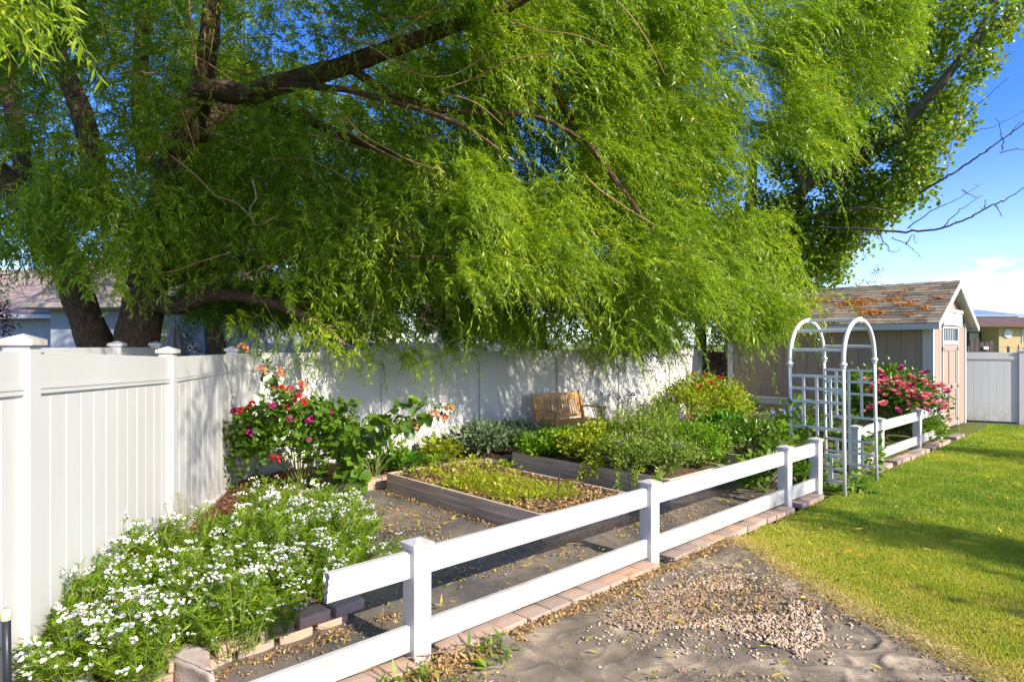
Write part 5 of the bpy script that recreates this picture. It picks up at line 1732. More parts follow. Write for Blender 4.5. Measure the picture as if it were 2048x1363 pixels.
# blooms: prototypes that are copied
def bloom_mesh(name, mat, rad, rings=((6, .55, .2), (5, .35, .75), (4, .2, 1.0)), seed=0):
    r = np.random.default_rng(seed)
    P_, D_, N_, L_ = [], [], [], []
    for n, ln, tilt in rings:
        for k in range(n):
            a = 2 * math.pi * k / n + r.uniform(-.2, .2)
            P_.append((0, 0, rad * .1 * tilt))
            D_.append((math.cos(a), math.sin(a), tilt))
            N_.append((-math.cos(a) * tilt, -math.sin(a) * tilt, 1))
            L_.append(rad * (ln + .45))
    L_ = np.array(L_)
    V, Fq, R = leaves(np.array(P_), np.array(D_), np.array(N_), L_, L_ * .85, 'petal', r.random(len(L_)))
    me = np_mesh(name, V, Fq, None, R)
    me.materials.append(mat)
    return me
def cluster_mesh(name, mat, rad, n, fl, seed=0):
    r = np.random.default_rng(seed)
    d = rdir(n, -.2, r)
    p = d * rad * r.uniform(.5, 1, (n, 1))
    Ps, Ds, Ns = [], [], []
    for c, o in zip(p, d):
        s = unit(np.cross(o, [0.3, .2, 1.]))
        q = np.cross(o, s)
        for k in range(6):
            a = 2 * math.pi * k / 6
            v = s * math.cos(a) + q * math.sin(a)
            Ps.append(c)
            Ds.append(v + o * .5)
            Ns.append(o - v * .4)
    nn = len(Ps)
    L_ = fl * r.uniform(.8, 1.2, nn)
    V, Fq, R = leaves(np.array(Ps), np.array(Ds), np.array(Ns), L_, L_ * .9, 'petal', np.clip(r.random(nn) * .4 + np.repeat(r.random(n), 6) * .6, 0, 1))
    me = np_mesh(name, V, Fq, None, R)
    me.materials.append(mat)
    return me
def put_bloom(parent, me, p, sc=1.0, name='blossom', tiltto=None):
    o = bpy.data.objects.new(name, me)
    C.objects.link(o)
    o.parent = parent
    o.location = p
    o.scale = (sc,) * 3
    d = Vector(tiltto if tiltto is not None else (random.gauss(0, .4), random.gauss(-.35, .3), 1)).normalized()
    o.rotation_euler = d.to_track_quat('Z', 'Y').to_euler()
    return o
red_m = [cluster_mesh('blossom', m_red, .045, 9, .034, s) for s in range(2)]
mag_m = [cluster_mesh('blossom', m_magenta, .042, 8, .032, s) for s in range(2)]
pink_m = [bloom_mesh('blossom', m_pink, .062, seed=s) for s in range(3)]
hot_m = [bloom_mesh('blossom', m_magenta, .065, seed=s) for s in range(2)]
coral_m = [cluster_mesh('blossom', m_coral, .045, 10, .03, s) for s in range(2)]
iris_m = [bloom_mesh('blossom', m_violet, .05, ((4, .6, -.2), (3, .5, 1.2)), s) for s in range(2)]
mauve_m = [cluster_mesh('blossom', m_mauve, .022, 6, .02, s) for s in range(2)]
redrose_m = [bloom_mesh('blossom', m_red, .055, seed=s) for s in range(2)]

def at_px(px, py, d):
    return P(px, py, d)
# ---- the red flowered shrub at the fence corner
rb = G(590, 985, .1)
rb = Vector((-2.75, 8.25, .1))
t, c = bush('flowering_shrub', 'tall shrub with red and magenta flower clusters at the fence corner', 'shrub', rb, .76, .5, 1.12, 2900, .085, .8, m_rose_leaf, 'round', 32, seed=1, tight=.25)
for px, py, me in ((500, 812, red_m), (480, 820, red_m), (505, 808, red_m), (548, 778, red_m), (562, 776, red_m), (580, 778, red_m), (598, 790, red_m), (590, 800, red_m), (606, 806, red_m), (575, 812, red_m), (545, 810, mag_m),
                   (552, 838, mag_m), (535, 842, mag_m), (580, 838, mag_m), (618, 842, mag_m), (625, 838, mag_m), (660, 825, mag_m), (585, 880, mag_m), (545, 916, red_m), (555, 918, red_m), (500, 865, mag_m), (618, 880, mag_m), (470, 822, mag_m), (600, 772, mag_m)):
    put_bloom(t, random.choice(me), at_px(px, py, 7.75 + random.uniform(-.1, .15)) - rb, random.uniform(.5, .85))
m = MB()
tops = []
for px, py in ((498, 815), (545, 780), (585, 778), (600, 805), (655, 830)):
    q = at_px(px, py + 8, 7.85) - rb
    pp, _ = smooth_path([(0, 0, 0), q * .55 + Vector((0, 0, .12)), q], None, 5)
    m.tube(pp, .006, 5)
m.build('stem', m_stem, t, True)
# leaves under the top flowers
def leaf_run(parent, off, pts, n, lL, lW, mat, tmpl, jit=.05, name='foliage', seed=0, droop=-.15):
    r = np.random.default_rng(seed + 500)
    pp, _ = smooth_path(pts, None, 12)
    A = np.array([tuple(p) for p in pp])
    i = r.integers(0, len(A) - 1, n)
    f = r.random((n, 1))
    p = A[i] * (1 - f) + A[i + 1] * f
    tg = unit(A[i + 1] - A[i])
    o = unit(np.cross(tg, rdir(n, -1, r)))
    D = unit(o + tg * .35 + (0, 0, droop) + r.normal(0, .2, (n, 3)))
    N = unit(r.normal(0, .4, (n, 3)) + (0, -.3, .8))
    l = lL * r.uniform(.5, 1.2, n)
    p = p + o * r.uniform(0, jit, (n, 1))
    V, Fq, R = leaves(p - np.array(off), D, N, l, l * lW, tmpl, np.clip(r.normal(.4, .2, n), 0, 1))
    return (V, Fq, R)
parts = [leaf_run(t, rb, [at_px(560, 900, 7.9), at_px(555, 830, 7.85), at_px(565, 785, 7.8)], 330, .075, .8, None, 'round', .22, seed=1),
         leaf_run(t, rb, [at_px(500, 880, 8.0), at_px(500, 840, 7.9), at_px(495, 818, 7.85)], 220, .075, .8, None, 'round', .18, seed=2),
         leaf_run(t, rb, [at_px(470, 990, 8.1), at_px(470, 900, 8.05), at_px(480, 850, 7.95)], 260, .075, .8, None, 'round', .2, seed=3),
         leaf_run(t, rb, [at_px(650, 900, 7.9), at_px(650, 850, 7.85), at_px(660, 830, 7.8)], 200, .08, .8, None, 'round', .16, seed=4)]
leaf_obj('foliage', parts, m_rose_leaf, t)
# ---- hollyhock with arching coral stems
hb_ = Vector((-2.25, 8.2, .1))
t = thing('hollyhock', 'hollyhock with long arching stems ending in coral flowers, leaning from the red shrub', 'plant', hb_)
arcs = [[(640, 960, 8.1), (610, 840, 8.0), (560, 760, 7.9), (520, 715, 7.8), (484, 696, 7.75)], [(690, 960, 8.0), (730, 870, 7.7), (790, 815, 7.5), (850, 805, 7.4), (905, 818, 7.3)],
        [(690, 960, 8.0), (740, 880, 7.7), (800, 838, 7.5), (850, 830, 7.4), (890, 834, 7.35)], [(690, 960, 8.0), (720, 880, 7.7), (760, 845, 7.5), (820, 850, 7.45)], [(660, 940, 8.0), (645, 850, 7.9), (648, 800, 7.85)], [(670, 940, 8.0), (680, 840, 7.9), (682, 798, 7.85)],
        [(690, 950, 7.9), (700, 850, 7.8), (704, 800, 7.8)]]
m = MB()
parts, small = [], []
for i, pl in enumerate(arcs):
    pts_ = [P(*p) for p in pl]
    pp, _ = smooth_path([p - hb_ for p in pts_], None, 7)
    L = len(pp)
    m.tube(pp, [.008 * (1 - .6 * k / L) for k in range(L)], 5)
    h = max(1, len(pts_) // 2)
    parts.append(leaf_run(t, hb_, pts_[:h + 2], 34 if i < 4 else 26, .15 if i < 4 else .09, .95, None, 'round', .05, seed=20 + i, droop=-.5))
    small.append(leaf_run(t, hb_, pts_[h:], 70, .055, .75, None, 'ovate', .02, seed=40 + i, droop=.0))
m.build('stem', m_stem, t, True)
parts.append(leaf_run(t, hb_, [P(690, 975, 8.0), P(715, 915, 7.8), P(745, 880, 7.7), P(770, 850, 7.6)], 30, .16, .95, None, 'round', .10, seed=60, droop=-.6))
parts.append(leaf_run(t, hb_, [P(700, 985, 7.6), P(720, 960, 7.5), P(715, 930, 7.5)], 14, .19, .95, None, 'round', .05, seed=61, droop=-.8))
leaf_obj('foliage', parts, m_rose_leaf, t)
leaf_obj('foliage', small, m_vine_leaf, t)
for px, py, d, s in ((485, 697, 7.72, 1.3), (528, 742, 7.8, 1.1), (520, 738, 7.8, .8), (560, 740, 7.8, .8), (563, 753, 7.8, 1.0), (604, 772, 7.85, 1.1), (602, 766, 7.85, .8), (898, 818, 7.3, 1.0), (870, 829, 7.35, 1.1), (890, 836, 7.35, 1.0), (825, 851, 7.45, 1.1), (835, 853, 7.45, .8), (905, 815, 7.3, .6)):
    put_bloom(t, random.choice(coral_m), P(px, py, d) - hb_, s * .85)

# ---- small plants along the back wall
def hosta(base, label, n, L, mat, r0, h, seed, W_=.42, tm='ovate'):
    r = np.random.default_rng(seed)
    t = thing('leafy_plant', label, 'plant', base)
    a = r.uniform(0, 2 * math.pi, n)
    rr = r0 * r.random(n) ** .5
    p = np.column_stack([rr * np.cos(a), rr * np.sin(a), r.uniform(.05, h, n)])
    D = np.column_stack([np.cos(a), np.sin(a), r.uniform(.1, 1.1, n)]) + r.normal(0, .25, (n, 3))
    N = np.column_stack([-np.cos(a) * .5, -np.sin(a) * .5, np.ones(n)])
    l = L * r.uniform(.6, 1.15, n)
    leaf_obj('foliage', [leaves(p, D, N, l, l * W_, tm, np.clip(r.normal(.45, .22, n), 0, 1))], mat, t)
    m = MB()
    for q in p[::3]:
        m.tube([(q[0] * .3, q[1] * .3, -.02), tuple(q)], .005, 4)
    m.build('stem', m_stem, t)
    return t
hosta(W(3.0, 4.75, .1), 'dark green broad-leaved plant behind the nearest raised bed', 150, .19, m_hosta, .30, .20, 3)
hosta(W(2.6, 4.80, .1), 'low dark green broad-leaved plant at the far left corner of the raised bed', 90, .17, m_hosta, .22, .16, 4)
hosta(W(3.75, 4.80, .1), 'lime green leafy plant between the dark plant and the grey sage', 240, .13, m_herb_y, .30, .34, 5, .5)
hosta(W(4.15, 5.2, .1), 'dark leaved plant against the fence behind the lime plant', 110, .16, m_rose_leaf, .34, .30, 6, .55)
t, c = bush('sage_plant', 'grey-green sage with felted leaves by the back fence', 'plant', W(4.65, 4.85, .1), .62, .38, .50, 1500, .13, .36, m_sage, 'ovate', 34, seed=9)
t, c = bush('sage_plant', 'smaller grey-green sage beside the corner of the overflowing bed', 'plant', W(5.5, 4.95, .1), .5, .35, .46, 900, .12, .36, m_sage, 'ovate', 26, seed=10)
bush('leafy_plant', 'bright loose leafy plant by the fence under the coral flower stems', 'plant', Vector((-1.95, 9.05, .1)), .42, .3, .80, 520, .10, .5, m_vine_leaf, 'ovate', 22, seed=12)
bush('leafy_plant', 'small yellow-green seedling clump on the mulch by the near fence', 'plant', Vector((-2.75, 6.2, .12)), .22, .20, .16, 50, .13, .5, m_vine_leaf, 'ovate', 8, seed=13, stems=False)
bush('leafy_plant', 'low green clump among the white flowers near the red shrub', 'plant', Vector((-2.2, 6.4, .12)), .25, .22, .26, 260, .07, .7, m_herb, 'round', 12, seed=14)

# ---- herbs overflowing the second bed
bz = .24
herbs = [
    (4.80, 3.5, .40, .42, .36, 2300, .055, .8, m_herb, 'round', 'curly green herb at the far left corner of the overflowing bed'),
    (5.45, 3.7, .48, .38, .33, 2300, .055, .8, m_herb, 'round', 'curly green herb in front of the bench seat'),
    (4.95, 2.7, .42, .45, .50, 2200, .055, .7, m_herb_y, 'round', 'yellow-green herb in the middle of the overflowing bed'),
    (5.65, 2.9, .42, .42, .50, 2200, .05, .6, m_herb, 'ovate', 'dense green herb behind the yellow-green one'),
    (4.85, 2.0, .45, .45, .50, 2400, .045, .55, m_grey_herb, 'ovate', 'fine grey-green herb spilling over the long side of the bed'),
    (5.55, 2.1, .52, .52, .80, 3000, .05, .4, m_grey_herb, 'ovate', 'tall bushy grey-green herb at the near end of the overflowing bed'),
    (5.0, 1.45, .48, .36, .50, 2400, .045, .5, m_grey_herb, 'ovate', 'fine trailing herb at the near corner of the overflowing bed'),
    (5.75, 1.40, .42, .36, .62, 2200, .05, .45, m_herb, 'ovate', 'leafy green herb by the rail fence end of the overflowing bed'),
]
for i, (u, v, rx, ry, h, n, lL, lW, mt, tm, lab) in enumerate(herbs):
    t, c = bush('herb_plant', lab, 'plant', W(u, v, bz), rx, ry, h, n, lL, lW, mt, tm, 34, seed=30 + i, tight=.32)
    if mt is m_grey_herb:
        for q in c[c[:, 2] > h * .7][:3]:
            put_bloom(t, random.choice(mauve_m), Vector(q) + Vector((0, 0, .04)), random.uniform(.8, 1.4))
# trailing bits over the boards
def trail(base, pts, label, mat, n=90, lL=.05, seed=0):
    t = thing('trailing_herb', label, 'plant', base)
    m = MB()
    parts = []
    for i, pl in enumerate(pts):
        pp, _ = smooth_path([Vector(p) for p in pl], None, 6)
        m.tube(pp, .004, 4)
        parts.append(leaf_run(t, (0, 0, 0), pl, n, lL, .55, None, 'ovate', .05, seed=seed + i))
    m.build('stem', m_stem, t)
    leaf_obj('foliage', parts, mat, t)
def rel(u, v, z, b):
    return W(u, v, z) - b
b = W(4.56, 2.35, .28)
trail(b, [[rel(4.7, 2.4, .35, b), rel(4.5, 2.4, .36, b), rel(4.38, 2.38, .22, b), rel(4.36, 2.42, .12, b)], [rel(4.7, 2.3, .35, b), rel(4.48, 2.25, .33, b), rel(4.40, 2.2, .20, b)]], 'yellow sprig hanging over the long board of the overflowing bed', m_herb_y, 130, .06, 700)
b = W(4.56, 1.8, .28)
trail(b, [[rel(4.7, 1.9, .36, b), rel(4.5, 1.85, .36, b), rel(4.42, 1.8, .20, b), rel(4.40, 1.8, .05, b)], [rel(4.7, 1.6, .36, b), rel(4.5, 1.6, .34, b), rel(4.44, 1.55, .18, b)], [rel(4.7, 1.3, .36, b), rel(4.5, 1.25, .33, b), rel(4.45, 1.2, .16, b)]], 'fine grey-green sprigs hanging over the near end of the long board', m_grey_herb, 150, .045, 710)

# wispy tall stems
def wisps(base, label, n, h, spread, mat, lL, lW, seed, name='tall_herb', bl=None, nb=0):
    r = np.random.default_rng(seed)
    t = thing(name, label, 'plant', base)
    m = MB()
    Ps, Ds = [], []
    tops = []
    for i in range(n):
        a = r.uniform(0, 2 * math.pi)
        s = spread * r.random() ** .5
        p0 = Vector((math.cos(a) * s * .35, math.sin(a) * s * .35, -.02))
        tp = Vector((math.cos(a) * s, math.sin(a) * s, h * r.uniform(.6, 1)))
        pp, _ = smooth_path([p0, p0.lerp(tp, .5) + Vector((0, 0, .1 * h)), tp], None, 5)
        m.tube(pp, [.004 * (1 - .5 * k / len(pp)) for k in range(len(pp))], 4)
        tops.append(tp)
        k = 26
        f = r.random(k)
        for q in f:
            j = min(int(q * (len(pp) - 1)), len(pp) - 2)
            Ps.append(pp[j].lerp(pp[j + 1], q * (len(pp) - 1) - j))
            aa = r.uniform(0, 2 * math.pi)
            Ds.append((math.cos(aa), math.sin(aa), .45))
    Ps, Ds = np.array([tuple(p) for p in Ps]), np.array(Ds)
    nn = len(Ps)
    l = lL * r.uniform(.5, 1.2, nn)
    leaf_obj('foliage', [leaves(Ps, Ds, np.tile([[0, 0, 1.]], (nn, 1)) + r.normal(0, .3, (nn, 3)), l, l * lW, 'ovate', np.clip(r.normal(.4, .2, nn), 0, 1))], mat, t)
    m.build('stem', m_stem, t)
    for i in range(nb):
        put_bloom(t, random.choice(bl), tops[i % n] + Vector((0, 0, -.03 * (i // n))), r.uniform(.8, 1.3))
    return t
wisps(W(6.15, 2.3, .1), 'tall wispy grey-green herb rising above the overflowing bed', 46, 1.12, .55, m_grey_herb, .055, .35, 3, bl=mauve_m, nb=12)
wisps(W(6.3, 3.4, .1), 'tall wispy herb with faint mauve spikes, in front of the yellowing rose', 40, 1.05, .55, m_grey_herb, .055, .35, 4, bl=mauve_m, nb=10)
wisps(W(6.55, 1.6, .05), 'upright leafy herb between the two overflowing beds', 34, .82, .42, m_herb, .06, .4, 5)
wisps(W(5.45, 1.7, .2), 'tall leafy stems at the near end of the overflowing bed', 44, .78, .5, m_herb, .06, .4, 7)
wisps(W(5.6, 2.55, .2), 'loose yellow-green stems in the overflowing bed', 44, .72, .5, m_herb_y, .055, .4, 8)
wisps(W(5.9, 4.5, .1), 'feathery herb by the bench arm', 24, .62, .4, m_grey_herb, .05, .35, 6)
# third bed
bush('parsley_plant', 'bright feathery green mound left of the irises', 'plant', W(7.5, 3.2, .2), .50, .46, .72, 3600, .035, .75, m_herb, 'round', 46, seed=50, tight=.26)
t, c = bush('iris_plant', 'green plant with violet iris blooms beside the arbor', 'plant', W(7.85, 2.2, .2), .48, .52, .52, 1500, .11, .5, m_hosta, 'ovate', 30, seed=51)
for px, py in ((1535, 828), (1545, 823), (1552, 829), (1565, 834), (1570, 830), (1580, 822), (1578, 826), (1568, 822), (1556, 836), (1590, 818), (1540, 832)):
    q = P(px, py, 11.6 + random.uniform(-.2, .2)) - W(7.85, 2.2, .2)
    put_bloom(t, random.choice(iris_m), q, random.uniform(.7, 1.0))
m = MB()
for px, py in ((1540, 828), (1556, 832), (1568, 826), (1580, 822)):
    q = P(px, py, 11.6) - W(7.85, 2.2, .2)
    m.tube([(q.x * .5, q.y * .5, 0), tuple(q)], .005, 4)
m.build('stem', m_stem, t)
bush('leafy_plant', 'bushy green plant at the near end of the iris bed', 'plant', W(7.3, 1.5, .15), .5, .42, .55, 1700, .085, .6, m_rose_leaf, 'ovate', 30, seed=52)
# leafy stuff between the rail fence and the arbor
bush('vine_plant', 'leafy vine low between the rail fence posts beside the arbor', 'plant', W(5.9, .50, 0), .50, .32, .45, 900, .10, .75, m_vine_leaf, 'ovate', 26, seed=53)
# vines on the arbor
def vine(label, base, runs, mat, n, lL, seed):
    t = thing('vine', label, 'plant', base)
    m = MB()
    parts = []
    for i, pl in enumerate(runs):
        pp, _ = smooth_path([p - base for p in pl], None, 6)
        m.tube(pp, .006, 5)
        parts.append(leaf_run(t, base, pl, n, lL, .75, None, 'ovate', .16, seed=seed + i))
    m.build('stem', m_stem, t)
    leaf_obj('foliage', parts, mat, t)
    return t
b = W(6.62, .1, 0)
vine('leafy vine climbing the left lattice of the arbor', b,
     [[W(6.60, .0, 0), W(6.55, .05, .4), W(6.62, .2, .75), W(6.6, .35, 1.0), W(6.66, .5, 1.15)], [W(6.62, .35, 0), W(6.64, .4, .45), W(6.6, .5, .8), W(6.8, .62, .95)], [W(6.65, -.1, 0), W(6.7, -.22, .25), W(6.85, -.3, .12), W(7.0, -.34, .05)],
      [W(6.5, .3, 0), W(6.3, .35, .5), W(6.2, .5, .8), W(6.35, .6, 1.0)], [W(6.6, .2, 0), W(6.5, .1, .25), W(6.4, .1, .55)]], m_vine_leaf, 120, .10, 800)
b = W(8.1, .1, 0)
vine('leafy vine climbing the right side of the arbor', b,
     [[W(8.1, .0, 0), W(8.14, .05, .4), W(8.1, .2, .75), W(8.15, .3, 1.1), W(8.1, .42, 1.35)], [W(8.15, .3, 0), W(8.1, .45, .5), W(8.2, .6, .85)], [W(8.15, -.1, 0), W(8.25, -.1, .3), W(8.3, .0, .62)], [W(8.2, .7, 0), W(8.1, .9, .6), W(8.2, .8, 1.1)]], m_vine_leaf, 105, .10, 820)
# roses
t, c = bush('rose_bush', 'yellowing rose bush with a few red blooms, in front of the shed corner', 'shrub', W(9.9, 3.7, .0), 1.0, .8, 1.30, 6200, .065, .65, m_herb_y, 'ovate', 70, seed=60, tight=.24)
for px, py in ((1405, 748), (1414, 750), (1445, 757), (1421, 765), (1430, 768), (1400, 775), (1455, 800), (1465, 810), (1385, 745), (1475, 790), (1440, 755)):
    put_bloom(t, random.choice(redrose_m), P(px, py, 13.0 + random.uniform(-.1, .2)) - W(9.9, 3.7), random.uniform(.8, 1.2))
bush('leafy_plant', 'low green plant against the rail fence by the shed wall', 'plant', W(11.6, 3.9, 0), .55, .5, .85, 1500, .08, .6, m_rose_leaf, 'ovate', 30, seed=61)
bush('leafy_plant', 'broad green plant filling the ground behind the iris bed', 'plant', W(9.2, 2.6, 0), .6, .6, .62, 1800, .09, .6, m_vine_leaf, 'ovate', 34, seed=62)
t, c = bush('rose_bush', 'large pink rose bush in full bloom beside the shed door', 'shrub', W(12.15, .95, 0), 1.02, .62, 1.45, 8500, .075, .65, m_rose_leaf, 'ovate', 70, seed=63, tight=.26)
rc_ = W(12.15, .95, 0)
rr_ = np.random.default_rng(5)
for i in range(125):
    px = rr_.uniform(1735, 1900)
    top = 748 + 22 * abs((px - 1795) / 90) ** 1.5
    py = top + abs(rr_.normal(0, 1)) * 32
    put_bloom(t, random.choice(pink_m if rr_.random() < .82 else hot_m), P(px, py, 12.05 + rr_.uniform(-.15, .3)) - rc_, rr_.uniform(.7, 1.2))
for px, py, me in ((1795, 821, hot_m), (1770, 806, pink_m), (1763, 808, pink_m), (1852, 809, pink_m), (1727, 824, pink_m), (1728, 760, pink_m), (1800, 740, hot_m), (1806, 735, hot_m), (1845, 748, hot_m), (1855, 745, hot_m), (1760, 742, pink_m), (1897, 786, hot_m)):
    put_bloom(t, random.choice(me), P(px, py, 11.9) - rc_, 1.1)
parts = [leaf_run(t, rc_, [P(1800, 800, 12.3), P(1800, 770, 12.2), P(1803, 740, 12.1)], 160, .075, .65, None, 'ovate', .12, seed=3), leaf_run(t, rc_, [P(1850, 800, 12.3), P(1850, 770, 12.2), P(1850, 752, 12.1)], 120, .075, .65, None, 'ovate', .12, seed=5),
         leaf_run(t, rc_, [P(1740, 820, 12.3), P(1740, 780, 12.2), P(1735, 762, 12.1)], 120, .075, .65, None, 'ovate', .12, seed=6), leaf_run(t, rc_, [P(1870, 880, 12.6), P(1885, 820, 12.6), P(1895, 790, 12.5)], 200, .075, .65, None, 'ovate', .16, seed=7)]
leaf_obj('foliage', parts, m_rose_leaf, t)
t, c = bush('rose_bush', 'low rose with a few pink blooms under the far rail fence at the shed door', 'shrub', W(12.9, .5, 0), .55, .35, .50, 1500, .075, .65, m_vine_leaf, 'ovate', 30, seed=64)
for q in c[c[:, 2] > .3][:7]:
    put_bloom(t, random.choice(pink_m), Vector(q) + Vector((0, 0, .05)), .8)

# ---- white flowers in the near left bed: five grown plants, the rest copies
def white_plant(seed, bl=.42):
    r = np.random.default_rng(seed)
    t = thing('white_flower_plant', 'bushy narrow-leaved plant with many small white button flowers, in the near bed', 'plant', (0, 0, 0), 0, 'white button flower plants in the near left bed')
    Ps, Ds, Ls = [], [], []
    Fp, Fd, Fn = [], [], []
    m = MB()
    for i in range(34):
        a = r.uniform(0, 2 * math.pi)
        s = .30 * r.random() ** .5
        h = r.uniform(.26, .50) * (1 - .25 * s / .3)
        p0 = Vector((math.cos(a) * s * .4, math.sin(a) * s * .4, -.03))
        tp = Vector((math.cos(a) * s, math.sin(a) * s, h))
        pp, _ = smooth_path([p0, p0.lerp(tp, .5) + Vector((0, 0, .06)), tp], None, 4)
        m.tube(pp, .0022, 3, r=.5)
        for k in range(44):
            q = r.random() ** .7
            j = min(int(q * (len(pp) - 1)), len(pp) - 2)
            Ps.append(tuple(pp[j].lerp(pp[j + 1], q * (len(pp) - 1) - j)))
            aa = r.uniform(0, 2 * math.pi)
            Ds.append((math.cos(aa), math.sin(aa), r.uniform(.15, 1.0)))
        for k in range(r.integers(3, 7) if r.random() < bl else 0):
            aa = r.uniform(0, 2 * math.pi)
            rad = r.uniform(.006, .05)
            o = np.array([math.cos(aa) * rad, math.sin(aa) * rad, r.uniform(.0, .03)]) + np.array(tp)
            up_ = unit(np.array([r.normal(0, .35) + .25, r.normal(0, .35) - .35, 1.0]))
            s1 = unit(np.cross(up_, [1, 0, .2]))
            s2 = np.cross(up_, s1)
            for w in range(7):
                b_ = 2 * math.pi * w / 7
                v = s1 * math.cos(b_) + s2 * math.sin(b_)
                Fp.append(o - up_ * .002)
                Fd.append(v + up_ * .30)
                Fn.append(up_ - v * .3)
            for w in range(5):
                b_ = 2 * math.pi * w / 5 + .3
                v = s1 * math.cos(b_) + s2 * math.sin(b_)
                Fp.append(o)
                Fd.append(v * .5 + up_ * .9)
                Fn.append(up_ * .5 - v)
    Ps, Ds = np.array(Ps), np.array(Ds)
    n = len(Ps)
    l = r.uniform(.04, .09, n)
    leaf_obj('foliage', [leaves(Ps, Ds, np.tile([[0, 0, 1.]], (n, 1)) + r.normal(0, .4, (n, 3)), l, l * .12, 'lance', np.clip(r.normal(.4, .22, n), 0, 1))], m_flower_leaf, t)
    m.build('stem', m_stem, t)
    Fp, Fd, Fn = np.array(Fp), np.array(Fd), np.array(Fn)
    n = len(Fp)
    l = r.uniform(.011, .0165, n)
    kind(leaf_obj('blossom', [leaves(Fp, Fd, Fn, l, l * .8, 'petal', r.random(n))], m_white_fl, t), 'stuff')
    return t
protos = [white_plant(200 + k, (.62, .5, .30, .48, .10)[k]) for k in range(5)]
spots = []
rw = np.random.default_rng(77)
FLOWER_POLY = [(75, 1310), (140, 1230), (200, 1130), (260, 1080), (330, 1105), (400, 1110), (470, 1080), (520, 1010), (600, 1000), (690, 1010), (735, 1060), (765, 1120), (690, 1120), (620, 1185), (545, 1235), (470, 1262), (320, 1262), (300, 1340), (100, 1345)]
tries = 0
while len(spots) < 70 and tries < 20000:
    tries += 1
    px, py = rw.uniform(40, 790), rw.uniform(1000, 1440)
    if not in_poly(np.array([px]), np.array([py]), FLOWER_POLY)[0]:
        continue
    q = G(px, py + 40, .10)
    if all((q - s).length > .20 for s in spots):
        spots.append(q)
for i, q in enumerate(spots):
    o = protos[i] if i < 5 else dup(protos[i % 5])
    o.location = q
    o.rotation_euler = (0, 0, rw.uniform(0, 6.28))
    s = rw.uniform(.8, 1.12)
    o.scale = (s, s, s * rw.uniform(.7, 1.25))
wisps(Vector((-2.75, 5.35, .1)), 'tall thin dry stems standing above the white flowers by the fence post', 9, .78, .22, m_flower_leaf, .035, .14, 21, name='tall_weed')
wisps(Vector((-2.55, 5.05, .1)), 'feathery green stems above the white flowers against the near fence panel', 14, .62, .22, m_flower_leaf, .04, .14, 22, name='tall_weed')

# ---- the first bed: yellowing cut plants
def straw(name, n, box, z, Lr, w, mat, tm, seed, up=.25, k='stuff', gate=None):
    r = np.random.default_rng(seed)
    u, v = r.uniform(box[0], box[1], n * 3), r.uniform(box[2], box[3], n * 3)
    f = vnoise(np.column_stack([u * 3.0, v * 3.0, np.full(n * 3, seed * .7)]), seed)
    ok = f > (gate if gate is not None else -9)
    u, v = u[ok][:n], v[ok][:n]
    n = len(u)
    p = np.array([tuple(W(a, b)) for a, b in zip(u, v)])
    p[:, 2] = z + r.uniform(0, .04, n)
    D = rdir(n, -1, r) * (1, 1, .0) + np.column_stack([np.zeros(n), np.zeros(n), np.abs(r.normal(0, up, n))])
    l = r.uniform(*Lr, n)
    N = np.tile([[0, 0, 1.]], (n, 1)) + r.normal(0, .3, (n, 3))
    return kind(leaf_obj(name, [leaves(p, D, N, l, np.maximum(l * w, .003), tm, np.clip(r.normal(.5, .25, n), 0, 1))], mat), k)
straw('grass_clippings', 4200, (2.45, 3.3, 1.5, 3.1), .235, (.08, .22), .035, m_herb_y, 'blade', 91, .25, gate=-.15)
straw('leaf_litter', 6500, (2.32, 3.64, 1.17, 3.96), .232, (.02, .055), .4, m_litter, 'lance', 92, .35)
for i, (u, v, h, lab) in enumerate(((2.55, 3.5, .16, 'yellow-green sprawling plant at the far left of the nearest raised bed'), (2.75, 3.05, .17, 'yellow-green sprawling plant along the left board of the nearest raised bed'), (3.15, 3.35, .24, 'taller plant with yellow leaves near the far end of the nearest raised bed'),
                                   (3.35, 3.0, .20, 'yellow-tipped green plant at the right of the nearest raised bed'), (2.85, 2.35, .13, 'pale lime sprawling plant in the middle of the nearest raised bed'), (3.2, 1.9, .10, 'flattened lime plant near the drip pipe'), (2.6, 1.75, .08, 'flat green weed by the left board of the nearest bed'),
                                   (2.55, 2.7, .12, 'low golden plant beside the left board of the nearest bed'))):
    bush('bed_plant', lab, 'plant', W(u, v, .22), .30, .30, h, 170, .05, .5, m_herb_y, 'ovate', 14, seed=110 + i, stems=False, tight=.4)
hosta(W(2.95, 3.86, .22), 'upright dark green seedling at the far board of the nearest raised bed', 26, .11, m_herb, .06, .22, 33)

